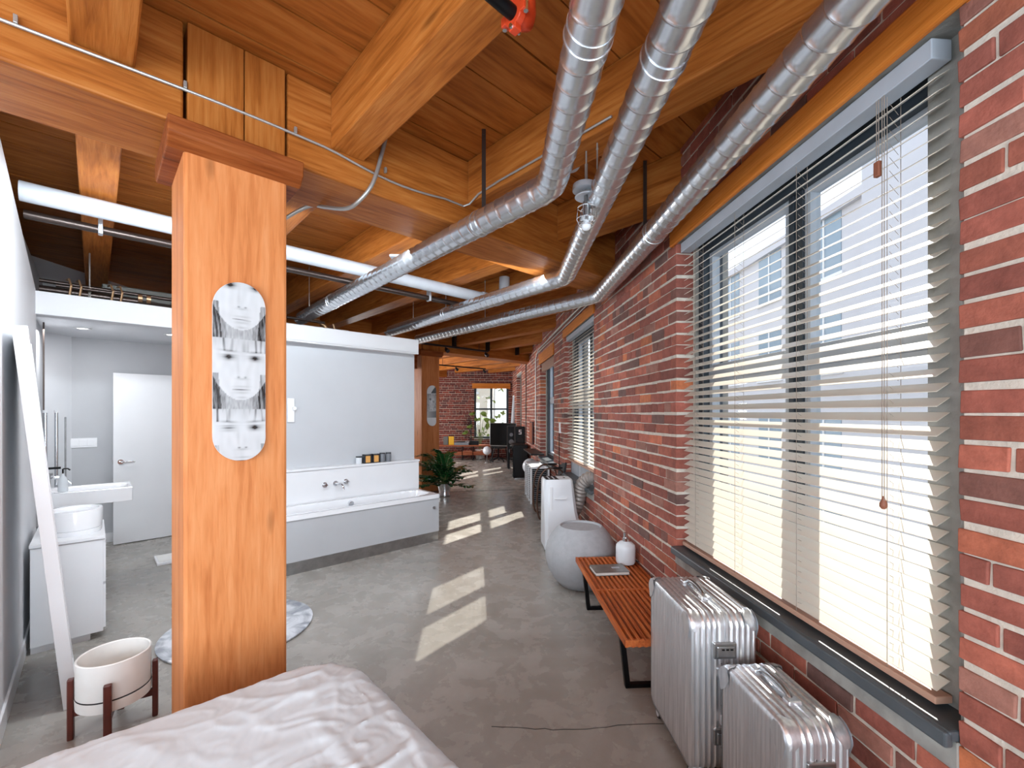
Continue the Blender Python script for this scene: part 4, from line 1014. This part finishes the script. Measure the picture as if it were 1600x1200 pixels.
link('pages', MB().box(-.125, .125, -.085, .08, .003, .022), 'paper', t); link('cover', MB().box(-.13, .13, -.09, .085, 0, .003).box(-.13, .13, -.09, .085, .022, .025).box(-.13, .13, .08, .085, 0, .025), 'cover', t, bevel=.001)
link('cover_title', MB().box(.02, .08, -.01, .02, .025, .0256), 'whitepipe', t)
t = thing('table_lamp', 'white frosted jar lamp with chrome neck on the bench', 'lamp', 'N', .905, 3.52, .361)
link('glass_body', MB().lathe([(.055, 0), (.07, .006), (.076, .025), (.077, .12), (.073, .148), (.05, .17), (.022, .178), (.018, .18)], 36), 'frost', t, smooth=True)
link('neck', MB().cyl((0, 0, .178), (0, 0, .205), .024, 20).cyl((0, 0, .205), (0, 0, .245), .017, 20), 'chrome', t, smooth=True)
link('power_cord', MB().tube([(.07, .0, .02), (.11, -.01, .015), (.13, -.04, .005), (.14, -.1, .002)], .003, 6), 'rubber', t)

# ------------------------------------------------------------------ suitcases
def suitcase(lab, x, y, rz, Wd, Ln, H, nb=17, nr=11, tall=True):
    t = thing('aluminium_suitcase', lab, 'suitcase', 'N', x, y, 0, rz, group='grooved silver suitcases')
    z0 = .055; R_ = .058
    def outline(ins=0., k=8):     # rounded rectangle (y,z) loop
        pts = []; r = R_-ins
        for (cy, cz, a0) in ((Ln-R_, z0+R_, -PI/2), (Ln-R_, H-R_, 0), (R_, H-R_, PI/2), (R_, z0+R_, PI)):
            for j in range(k+1): a = a0+PI/2*j/k; pts.append((cy+r*math.cos(a), cz+r*math.sin(a)))
        return pts
    NXs = nr*8; vs = []; K = len(outline())
    er = .018
    for i in range(NXs+1):
        q = i/NXs; xx = Wd*q; edge = min(xx, Wd-xx)
        ins = er-math.sqrt(max(0, er*er-(er-edge)**2)) if edge < er else 0
        mid = abs(xx-Wd/2)
        gr = 0
        if edge > .012 and mid > .020:
            f = (xx/Wd*nr) % 1.; gr = .0040*math.exp(-((f-.5)/.16)**2)
        if mid < .020: ins -= .0022
        if mid < .004: ins += .004
        vs += [(xx, p_, q_) for p_, q_ in outline(ins-gr)]
    fs = []
    for i in range(NXs):
        for j in range(K): fs.append((i*K+j, (i+1)*K+j, (i+1)*K+(j+1) % K, i*K+(j+1) % K))
    link('rim_shell', MB().add(vs, fs), 'alu', t, smooth=True)
    mb = MB()
    for side in (0, 1):
        vs = []; fs = []; NY, NZ = nb*8, 22
        for i in range(NY+1):
            yy = er*.8+(Ln-1.6*er)*i/NY
            def zr():
                r = R_-er*.8; e1 = 0
                if yy < R_: e1 = r-math.sqrt(max(0, r*r-(R_-yy)**2))
                elif yy > Ln-R_: e1 = r-math.sqrt(max(0, r*r-(yy-Ln+R_)**2))
                return z0+er*.8+e1, H-er*.8-e1
            za, zb = zr()
            for j in range(NZ+1):
                q = j/NZ; q = .5-.5*math.cos(PI*q); zz = za+(zb-za)*q
                ed = min(zz-za, zb-zz, yy-er*.8, Ln-er*.8-yy); dm = min(1, max(0, ed)/.02)
                f = (i/NY*nb) % 1.; gr = .0040*math.exp(-((f-.5)/.16)**2)*dm-.0015*dm
                inn = .004*(1-min(1, max(0, ed)/.012))**2
                xx = -gr+inn if side == 0 else Wd+gr-inn
                vs.append((xx, yy, zz))
        for i in range(NY):
            for j in range(NZ):
                o = i*(NZ+1)+j; f_ = (o, o+1, o+NZ+2, o+NZ+1); fs.append(f_ if side == 0 else f_[::-1])
        mb.add(vs, fs)
    link('broad_face', mb, 'alu', t, smooth=True)
    # corner guards
    for (cy, sy) in ((R_, -1), (Ln-R_, 1)):
        for xx, sx in ((.0, 1), (Wd, -1)):
            vs = []; fs = []; A_, B_ = 10, 10
            for i in range(A_+1):
                for j in range(B_+1):
                    al = PI/2*i/A_*1.15-.12; r = R_+.0045; be = j/B_
                    ww = .052*math.sin(PI*(.10+.8*i/A_))**.7
                    xo = be*ww; inw = 0 if xo > er else er-math.sqrt(max(0, er*er-(er-xo)**2))
                    vs.append((xx+sx*(xo-.0035*(1-be)), cy+sy*(r-inw)*math.sin(PI/2-al), H-R_+(r-inw)*math.sin(al)))
            for i in range(A_):
                for j in range(B_): o = i*(B_+1)+j; fs.append((o, o+1, o+B_+2, o+B_+1))
            # side flap on the broad face
            k = len(vs); fl = 12; c = Vector((xx-sx*.0055, cy, H-R_))
            vs.append((c.x, c.y-sy*.004, c.z-.004))
            for i in range(fl+1):
                al = PI/2*i/fl; vs.append((c.x, cy+sy*(R_-.001)*math.cos(al), H-R_+(R_-.001)*math.sin(al)))
            for (dy, dz) in ((-.004, .05), (-.02, .02), (.012, -.03), (.04, -.052)):
                vs.append((c.x, cy+sy*dy, H-R_+dz))
            for i in range(fl): fs.append((k, k+1+i, k+2+i))
            o = k+fl+2
            fs += [(k, k+1+fl, o), (k, o, o+1), (k, o+1, o+2), (k, o+2, o+3), (k, o+3, k+1)]
            link('corner_guard', MB().add(vs, fs), 'alu', t, smooth=True)
    # locks on the narrow front (low-y side)
    for zc in ((H*.80, H*.30) if tall else (H*.76,)):
        lk = link('lock', MB().box(Wd/2-.048, Wd/2+.048, -.011, .004, zc-.034, zc+.034).box(Wd/2-.038, Wd/2+.038, -.020, -.01, zc-.024, zc+.022), 'steel', t, bevel=.004)
        mb = MB()
        for q in (-.014, .004, .022): mb.cbox((Wd/2+q, -.0205, zc+.010), (.011, .004, .006))
        link('dials', mb, 'blackp', lk)
    # side handle
    hz = H*.53 if tall else H*.5
    h = link('side_handle', MB().cbox((Wd/2, -.018, hz), (.026, .014, .17)), 'blackp', t, bevel=.006)
    link('handle_mount', MB().cbox((Wd/2, -.012, hz+.095), (.04, .03, .04)).cbox((Wd/2, -.012, hz-.095), (.04, .03, .04)), 'alu', h, bevel=.006)
    # top handle
    yc = Ln*.55
    mb = MB().tube(smoothp([(Wd/2, yc-.085, H+.006), (Wd/2, yc-.07, H+.02), (Wd/2, yc-.03, H+.028), (Wd/2, yc+.03, H+.028), (Wd/2, yc+.07, H+.02), (Wd/2, yc+.085, H+.006)]), .010, 10)
    h = link('top_handle', mb, 'steel', t, smooth=True)
    link('handle_mount', MB().cbox((Wd/2, yc-.095, H+.006), (.05, .035, .018)).cbox((Wd/2, yc+.095, H+.006), (.05, .035, .018)), 'alu', h, bevel=.005)
    mb = MB()
    for q in [.1+.8*i/5 for i in range(6)]:
        for s_ in (-.013, .013): mb.cyl((Wd/2+s_, -.0035, z0+R_+(H-z0-2*R_)*q), (Wd/2+s_, .002, z0+R_+(H-z0-2*R_)*q), .003, 8)
    link('rivet', mb, 'steel', t)
    for (cx, cy) in ((.038, .05), (Wd-.038, .05), (.038, Ln-.05), (Wd-.038, Ln-.05)):
        wh = link('wheel', MB().cyl((cx-.016, cy, .027), (cx-.004, cy, .027), .027, 24).cyl((cx+.004, cy, .027), (cx+.016, cy, .027), .027, 24), 'rubber', t, smooth=True)
        link('hub', MB().cyl((cx-.0175, cy, .027), (cx+.0175, cy, .027), .018, 20), 'plastic_white', wh, smooth=True)
        link('wheel_housing', MB().cbox((cx, cy, .058), (.05, .06, .022)).cyl((cx, cy, .03), (cx, cy, .06), .008, 10), 'alu', wh, bevel=.006)
    return t
suitcase('tall silver grooved suitcase standing at the end of the bench', .742, 1.835, math.radians(2.6), .285, .475, .715, 19, 12)
suitcase('smaller silver grooved suitcase in front, lower right', .866, 1.390, math.radians(3.5), .215, .40, .56, 15, 9, tall=False)

# ------------------------------------------------------------------ vase and appliance
t = thing('floor_vase', 'large squat round grey ceramic vase beyond the bench', 'vase', 'N', .625, 4.02)
prof = [(.15, 0), (.19, .012), (.245, .07), (.293, .15), (.318, .235), (.322, .30), (.305, .38), (.265, .455), (.225, .505), (.2, .53), (.188, .538), (.18, .534), (.176, .52)]
link('body', MB().lathe(prof, 64), 'vase', t, smooth=True)
link('inside', MB().lathe([(.177, .522), (.2, .46), (.24, .36), (.24, .2), (.1, .1), (.002, .1)], 48, cap=False), 'vase_in', t, smooth=True)
t = thing('portable_air_conditioner', 'white portable air conditioner with ribbed hose behind the grey vase', 'air conditioner', 'N', .37, 4.98, 0, math.radians(4))
def taper(z, x0, x1, y0, y1): return [(x0, y0, z), (x1, y0, z), (x1, y1, z), (x0, y1, z)]
def shell(levels):
    vs = []; fs = []
    for z, x0, x1, y0, y1 in levels:
        c = .035; vs += [(x0+c, y0, z), (x1-c, y0, z), (x1, y0+c, z), (x1, y1-c, z), (x1-c, y1, z), (x0+c, y1, z), (x0, y1-c, z), (x0, y0+c, z)]
    K = len(levels)
    for i in range(K-1):
        for j in range(8): fs.append((i*8+j, i*8+(j+1) % 8, (i+1)*8+(j+1) % 8, (i+1)*8+j))
    fs += [tuple(range(7, -1, -1)), tuple(range((K-1)*8, K*8))]; return MB().add(vs, fs)
link('body', shell([(.02, 0, .42, -.05, .36), (.2, 0, .42, -.04, .36), (.45, 0, .37, .0, .35), (.78, 0, .33, .02, .33), (.80, .01, .32, .03, .32)]), 'ac', t, smooth=True, bevel=0)
link('vent_slot', MB().box(.02, .055, .05, .3, .801, .804).box(.075, .11, .05, .3, .801, .804).box(.13, .165, .05, .3, .801, .804).box(.02, .17, .032, .045, .801, .804), 'blackp', t, bevel=.001)
link('button', MB().cyl((.25, .17, .80), (.25, .17, .806), .014, 14), 'greyunit', t)
link('front_panel', MB().box(.11, .25, -.012, .02, .58, .60).box(.06, .09, .0, .018, .3, .72), 'white', t, bevel=.004)
link('caster', MB().cyl((.05, .05, .0), (.05, .05, .02), .02, 10).cyl((.36, .05, 0), (.36, .05, .02), .02, 10).cyl((.05, .3, 0), (.05, .3, .02), .02, 10).cyl((.36, .3, 0), (.36, .3, .02), .02, 10), 'rubber', t)
hp = smoothp([(.33, .24, .34), (.38, .22, .40), (.42, .2, .50), (.44, .17, .62), (.46, .14, .72), (.51, .10, .79), (.57, .06, .81), (.64, .03, .81)], 10)
mbh = MB().tube(hp, [.078+.005*math.sin(i*1.57) for i in range(len(hp))], 24)
link('exhaust_hose', mbh, 'hose', t, smooth=True)
t = thing('window_hose_panel', 'pale insert panel under the second window blind, taking hose', 'panel', 'W', .085, WINS[1][0]+.01, .70)
link('panel', MB().box(0, .02, 0, 1.55, .0, .2), 'framelight', t, bevel=.002); link('port', MB().cyl((-.06, .23, .1), (.0, .23, .1), .072, 24), 'ac', t, smooth=True)
link('seam', MB().box(-.004, 0, .5, .52, 0, .2).box(-.004, 0, 1.0, 1.02, 0, .2), 'white', t)
solid_thing('radiator_cover', MB().box(0, .10, 0, 1.05, 0, .03).box(.0, .01, 0, 1.05, -.02, .0), 'sill', 'dark metal ledge strip under the second window', 'ledge', 'W', -.15, WINS[1][0]+.45, .64, bevel=.004)

# ------------------------------------------------------------------ wire crate, tube chair, globe lamp
x, y, _ = at(823, 782, 7.7)
t = thing('wire_side_table', 'white slatted wire cube table with sloping rails behind air conditioner', 'table', 'N', .325, 7.55, 0, math.radians(4))
link('top', MB().box(0, .30, 0, .9, .60, .63), 'white', t, bevel=.004)
mb = MB()
for i in range(16): z = .06+i*.034; mb.tube([(0, 0, z), (.30, 0, z), (.30, .9, z), (0, .9, z)], .007, 6, closed=True)
link('wire_rows', mb, 'greyjar', t)
link('inner_bin', MB().box(.03, .27, .03, .87, .05, .58), 'blackp', t)
for px in (0, .30):
    for py in (0, .3, .6, .9): link('leg', MB().box(px-.014, px+.014, py-.03, py+.03, 0, .60), 'white', t)
t = thing('tubular_armchair', 'brown bent tube armchair with curved arms beside the far wall', 'chair', 'N', .36, 6.35, 0, math.radians(4))
for yy in (0, .48):
    pts = smoothp([(.42, yy, .02), (.1, yy, .02), (.02, yy, .08), (.0, yy, .3), (.03, yy, .58), (.1, yy, .72), (.2, yy, .76), (.33, yy, .74), (.38, yy, .68)], 8)
    link('arm', MB().tube(pts, .013, 10), 'bronze', t, smooth=True)
link('arm_pad', MB().cbox((.3, .0, .765), (.14, .04, .025)).cbox((.3, .48, .765), (.14, .04, .025)), 'blackp', t, bevel=.008)
link('seat', MB().cbox((.22, .24, .44), (.40, .44, .03), ry=.08), 'rubber', t, bevel=.01)
link('backrest', MB().cbox((.40, .24, .66), (.03, .44, .36), ry=.15), 'rubber', t, bevel=.01)
link('seat_rail', MB().cyl((.02, 0, .42), (.4, .0, .42), .01, 8).cyl((.02, .48, .42), (.4, .48, .42), .01, 8).cyl((.1, 0, .02), (.1, .48, .02), .012, 8).cyl((.34, 0, .68), (.42, 0, .42), .01, 8).cyl((.34, .48, .68), (.42, .48, .42), .01, 8), 'bronze', t)
t = thing('globe_lamp', 'white ribbed globe lamp on the floor before black cabinet', 'lamp', 'N', .385, 9.25, 0)
link('globe', MB().lathe([(max(.01, .165*math.sin(PI*i/20)*(1+.0)), .44-.165*math.cos(PI*i/20)) for i in range(21)], 32), 'globe', t, smooth=True)
link('base', MB().cyl((0, 0, 0), (0, 0, .02), .09, 24).cyl((0, 0, .02), (0, 0, .29), .015, 12), 'black', t)
# black hi-fi cabinet and speaker
t = thing('black_hifi_cabinet', 'low glossy black cabinet along the far right wall', 'cabinet', 'N', .03, 10.35, 0, math.radians(4.8))
link('body', MB().box(0, .34, 0, .9, .03, .80), 'black', t, bevel=.006); link('door', MB().box(-.012, 0, .03, .44, .06, .77), 'screen', t, bevel=.002); link('door', MB().box(-.012, 0, .46, .87, .06, .77), 'screen', t, bevel=.002)
link('front_trim', MB().box(.02, .32, -.01, 0, .06, .77), 'blackp', t, bevel=.002); link('foot', MB().box(.02, .32, .02, .88, 0, .03), 'steel', t)
t = thing('floor_speaker', 'tall black speaker with white numeral behind the low black cabinet', 'speaker', 'N', .085, 11.45, 0, math.radians(4.8))
link('cabinet', MB().box(0, .25, 0, .35, 0, 1.20), 'blackp', t, bevel=.008)
for zc, r_ in ((.85, .08), (.60, .09), (.35, .09)): link('driver', MB().cyl((.125, -.008, zc), (.125, .0, zc), r_, 24), 'rubber', t, smooth=True)
link('numeral', MB().prism_ax([(.09, 1.0), (.16, 1.0), (.16, 1.075), (.11, 1.075), (.11, 1.10), (.16, 1.10), (.16, 1.12), (.09, 1.12), (.09, 1.055), (.14, 1.055), (.14, 1.02), (.09, 1.02)], 1, -.011, -.009), 'plastic_white', t)
t = thing('floor_speaker', 'slim black speaker nearest the television stand', 'speaker', 'N', -.12, 12.3, 0, math.radians(4.8))
link('cabinet', MB().box(0, .2, 0, .3, 0, 1.18), 'blackp', t, bevel=.008)
for zc, r_ in ((.95, .05), (.75, .07), (.5, .07)): link('driver', MB().cyl((.1, -.008, zc), (.1, .0, zc), r_, 24), 'greyjar', t, smooth=True)
t = thing('rolled_poster_tube', 'tall white tube leaning in the far right brick corner', 'tube', 'N', .0, 14.3, 0)
link('tube', MB().cyl((-.05, .1, 0), (.10, .35, 2.1), .075, 24), 'whitepipe', t, smooth=True)
link('end_cap', MB().cyl((.098, .347, 2.085), (.101, .352, 2.11), .079, 24), 'plastic_white', t, smooth=True)
t = thing('picture_frame_board', 'thin dark framed board propped on the brick wall far right', 'picture', 'W', -.05, 9.75, .86)
link('frame', MB().box(0, .03, 0, .5, 0, .5), 'darkwood', t, bevel=.003); link('picture', MB().box(-.003, 0, .03, .47, .03, .47), 'orangewood', t)
solid_thing('wall_shelf', MB().box(0, .25, 0, 1.3, 0, .03), 'blackp', 'long dark shelf ledge under the third window', 'shelf', 'W', -.26, 8.3, .76, bevel=.004)

# television on easel
cx, cy, cz = at(786, 679, 13.6)
t = thing('television', 'flat screen television with thin silver edge on an easel stand', 'television', 'N', cx, cy, 0, math.radians(-14))
link('screen_bezel', MB().box(-.42, .42, -.02, .02, cz-.36, cz+.36), 'steel', t, bevel=.006)
link('screen', MB().box(-.408, .408, -.023, -.019, cz-.335, cz+.347), 'screen', t)
t2 = thing('easel_stand', 'black tripod easel holding the far television', 'stand', 'N', cx, cy, 0, math.radians(-14))
for (x0, x1, y1) in ((-.2, -.42, .02), (.2, .42, .02), (0, 0, .5)): link('leg', MB().cyl((x1, y1+.03, 0), (x0*.5, .05, cz+.2), .014, 8), 'black', t2)
link('cross_rail', MB().cbox((0, .04, cz-.37), (.8, .03, .03)), 'black', t2)
# office chair behind
t = thing('office_chair', 'black office chair with star base under the television', 'chair', 'N', cx-.16, cy+.6, 0)
mb = MB()
for j in range(5):
    a = 2*PI*j/5+.3; mb.tube([(0, 0, .12), (.28*math.cos(a), .28*math.sin(a), .06)], .018, 8)
link('star_base', mb, 'black', t); link('gas_lift', MB().cyl((0, 0, .1), (0, 0, .42), .025, 12), 'black', t)
for j in range(5):
    a = 2*PI*j/5+.3; link('caster', MB().cyl((.29*math.cos(a)-.02, .29*math.sin(a), .03), (.29*math.cos(a)+.02, .29*math.sin(a), .03), .03, 12), 'rubber', t)
link('seat', MB().cbox((0, 0, .46), (.46, .46, .07)), 'rubber', t, bevel=.03, seg=3); link('backrest', MB().cbox((0, .22, .8), (.44, .05, .5)), 'rubber', t, bevel=.02)
# low shelf along the far wall
x0 = at(690, 700, 14.7)[0]
t = thing('low_wall_shelf', 'long low brown shelf unit under the far brick wall', 'shelf', 'N', x0-.25, 14.45, 0, 0)
link('top_shelf', MB().box(0, 2.0, 0, .42, .46, .50), 'orangewood', t, bevel=.003); link('lower_shelf', MB().box(.5, 1.9, .02, .40, .17, .28), 'orangewood', t, bevel=.003)
for px in (.05, .95, 1.3, 1.92): link('leg', MB().box(px, px+.025, .02, .045, 0, .46).box(px, px+.025, .37, .395, 0, .46), 'black', t)
def on_shelf(u, w_, h, d, m_, nm, lab, cat, grp=None, bev=.004):
    X = at(u, 0, 14.6)[0]; return solid_thing(nm, MB().box(-w_/2, w_/2, -d/2, d/2, 0, h), m_, lab, cat, 'N', X, 14.62, .50, bevel=bev, group=grp)
on_shelf(697, .18, .28, .03, 'greyunit', 'record_sleeve', 'grey record sleeve standing at left end of far shelf', 'record')
on_shelf(704.5, .20, .28, .03, 'yellow', 'record_sleeve', 'yellow record sleeve standing on the far low shelf', 'record')
t = thing('record_player', 'dark turntable with clear top in middle of far low shelf', 'record player', 'N', at(722, 0, 14.6)[0], 14.62, .50)
link('plinth', MB().box(-.24, .24, -.17, .17, 0, .09), 'greyjar', t, bevel=.01); link('platter', MB().cyl((-.03, 0, .09), (-.03, 0, .11), .14, 32), 'blackp', t, smooth=True); link('tone_arm', MB().tube([(.18, .12, .13), (.18, 0, .125), (.1, -.08, .12)], .006, 8).cyl((.18, .12, .09), (.18, .12, .14), .015, 12), 'chrome', t)
on_shelf(741, .30, .13, .2, 'blackp', 'stereo_amplifier', 'small black amplifier box at right of the far shelf', 'amplifier')
X = at(761, 0, 13.9)[0]
t = thing('globe_lamp', 'small white globe lamp on the floor left of television legs', 'lamp', 'N', X, 13.9, 0)
link('globe', MB().sphere((0, 0, .37), .135, 28, 16), 'globe', t, smooth=True); link('base', MB().cyl((0, 0, 0), (0, 0, .02), .08, 20).cyl((0, 0, .02), (0, 0, .24), .012, 10), 'steel', t)
# plant by far window
t = thing('potted_plant', 'tall plant with large olive leaves before the far window', 'plant', 'N', at(750, 0, 14.95)[0], 14.98, 0)
link('pot', MB().lathe([(.12, 0), (.15, .02), (.17, .32), (.16, .33), (.14, .31), (.002, .30)], 28), 'ceramic', t, smooth=True)
mb = MB(); ms_ = MB()
for (lx_, lz_, az, sz) in ((-.18, 1.52, 2.6, .2), (.02, 1.55, .6, .22), (-.05, 1.30, 2.2, .24), (.14, 1.36, .2, .2), (.34, 1.34, .1, .22), (.22, 1.20, -.5, .24), (.40, 1.16, -.3, .2), (-.25, 1.1, 2.8, .2), (-.4, .9, 3, .2)):
    ms_.tube(smoothp([(0, 0, .3), (lx_*.2, 0, .7), (lx_*.6, -.02, lz_-.18), (lx_, -.05, lz_)], 4), .008, 6)
    for s_ in (0, .9): mb.leaf((lx_, -.05, lz_), (lx_+sz*math.cos(az-s_), -.12, lz_+sz*math.sin(az-s_)*.6-.06), (.2, -1, .3), .055)
link('foliage', mb, 'leaf2', t, solid=.0015); link('stems', ms_, 'stem', t)
t = thing('wire_plant_stand', 'black wiry dried branches left of the far window', 'branches', 'N', at(736, 0, 14.95)[0], 15.0, 0)
mb = MB(); random.seed(3)
for i in range(26):
    a = random.uniform(.3, 2.4); ln = random.uniform(.3, .62); z_ = random.uniform(.5, 1.2)
    mb.tube(smoothp([(0, 0, z_), (-.1*abs(math.cos(a)), -.02, z_+ln*.5), (-.42*random.random(), -.06*random.random(), z_+ln*.8)], 4), .005, 5)
link('twigs', mb, 'track', t); link('trunk', MB().cyl((0, 0, 0), (0, 0, 1.3), .015, 8), 'track', t)

# ------------------------------------------------------------------ zz plant by far column
random.seed(11)
t = thing('zz_plant', 'bushy dark green potted plant in front of the far column', 'plant', 'N', -1.27, 8.30, 0)
link('pot', MB().lathe([(.10, 0), (.115, .01), (.115, .05), (.10, .08), (.13, .2), (.14, .24), (.13, .245), (.12, .22), (.002, .21)], 32), 'chrome', t, smooth=True)
link('soil', MB().lathe([(.001, .215), (.13, .215)], 24, cap=False), 'soil', t)
lf = MB(); st = MB()
stems = []
for i in range(34):
    az = random.uniform(0, 2*PI); out = random.uniform(.2, .62); hgt = random.uniform(.42, .98)-out*.35
    if i < 3: az = PI+random.uniform(-.5, .3); out = .55; hgt = .35+.2*i
    P_ = smoothp([(0, 0, .2), (out*.25*math.cos(az), out*.25*math.sin(az), .2+(hgt-.2)*.55), (out*.65*math.cos(az), out*.65*math.sin(az), hgt*.95), (out*math.cos(az), out*math.sin(az), hgt-.03*out)], 7)
    st.tube(P_, [.009*(1-.7*k/len(P_)) for k in range(len(P_))], 6)
    for k in range(6, len(P_)-1):
        d = (P_[k+1]-P_[k]).normalized(); sd_ = d.cross(Vector((0, 0, 1))).normalized(); up_ = sd_.cross(d)
        for s_ in (-1, 1):
            L0 = random.uniform(.10, .14); b0 = P_[k]
            lf.leaf(b0, b0+(sd_*s_*.8+d*.55+up_*random.uniform(-.1, .35)).normalized()*L0, up_+Vector((0, 0, .3)), .030)
link('foliage', lf, 'leaf', t, solid=.001); link('stems', st, 'stem', t)

# ------------------------------------------------------------------ outdoors
def building(x0, x1, y0, y1, z1, lab, m_, rows, cols, face='x'):
    t = thing('building', lab, 'building', 'N', x0, y0, -9)
    link('wall', MB().box(0, x1-x0, 0, y1-y0, 0, z1+9), m_, t)
    mb = MB(); fm = MB()
    ln = (y1-y0) if face == 'x' else (x1-x0)
    for c in cols:
        for z in rows:
            if face == 'x': mb.box(-.02, .05, c, c+1.5, z+9, z+10.9); fm.box(-.06, .02, c-.1, c+1.6, z+8.9, z+9).box(-.05, -.01, c+.72, c+.78, z+9, z+10.9)
            else: mb.box(c, c+1.2, -.02, .05, z+9, z+10.9); fm.box(c-.1, c+1.3, -.06, .02, z+8.9, z+9)
    link('windows', mb, 'facwin', t); link('window_surrounds', fm, 'white', t); link('cornice', MB().box(-.15, x1-x0+.1, -.1, y1-y0+.1, z1+8.7, z1+9), m_, t)
    return t
building(9.5, 16, -10, 12, 13, 'pale lavender office building across the street from near window', 'fac1', (-3.5, -.4, 2.9, 6.2, 9.5), [2+3.1*i for i in range(6)])
building(10.3, 17, 12.6, 34, 8.2, 'lower pale building seen through the left side of near window', 'fac1', (-3.5, -.4, 2.9, 6.0), [1.2+3.1*i for i in range(6)])
building(-9, -.95, 20, 25, 12, 'cream building seen through the left panes of far window', 'fac2', (-1, 2.5, 6), [.8, 3.4, 6.2], face='y')
building(.6, 5, 30, 36, 10, 'pale narrow building seen through the right panes of far window', 'fac1', (0, 3, 6), [.4, 2.4], face='y')
g = link('street_ground', MB().box(-40, 40, -30, 60, -9.2, -9), 'ground'); struct(g)
t = thing('street_tree', 'leafy pale green tree outside the far window', 'tree', 'N', -.7, 17.4, -9)
mb = MB(); random.seed(5)
for i in range(420):
    v_ = Vector((random.gauss(0, .9), max(-1.1, random.gauss(0, .8)), random.gauss(0, 1.0))); c = Vector((.4, 0, 8.9))+v_
    d = Vector((random.uniform(-1, 1), random.uniform(-1, 1), random.uniform(-1, 1))).normalized(); mb.leaf(c, c+d*.2, Vector((0, .3, 1)), .06)
link('foliage', mb, 'tree', t)
link('trunk', MB().tube([(0, 0, 0), (.1, 0, 4), (0, 0, 9)], [.2, .15, .06], 10).tube([(0, 0, 7), (.6, 0, 9.6)], [.07, .03], 8).tube([(0, 0, 7), (-.6, .1, 9.9)], [.07, .03], 8), 'bark', t)
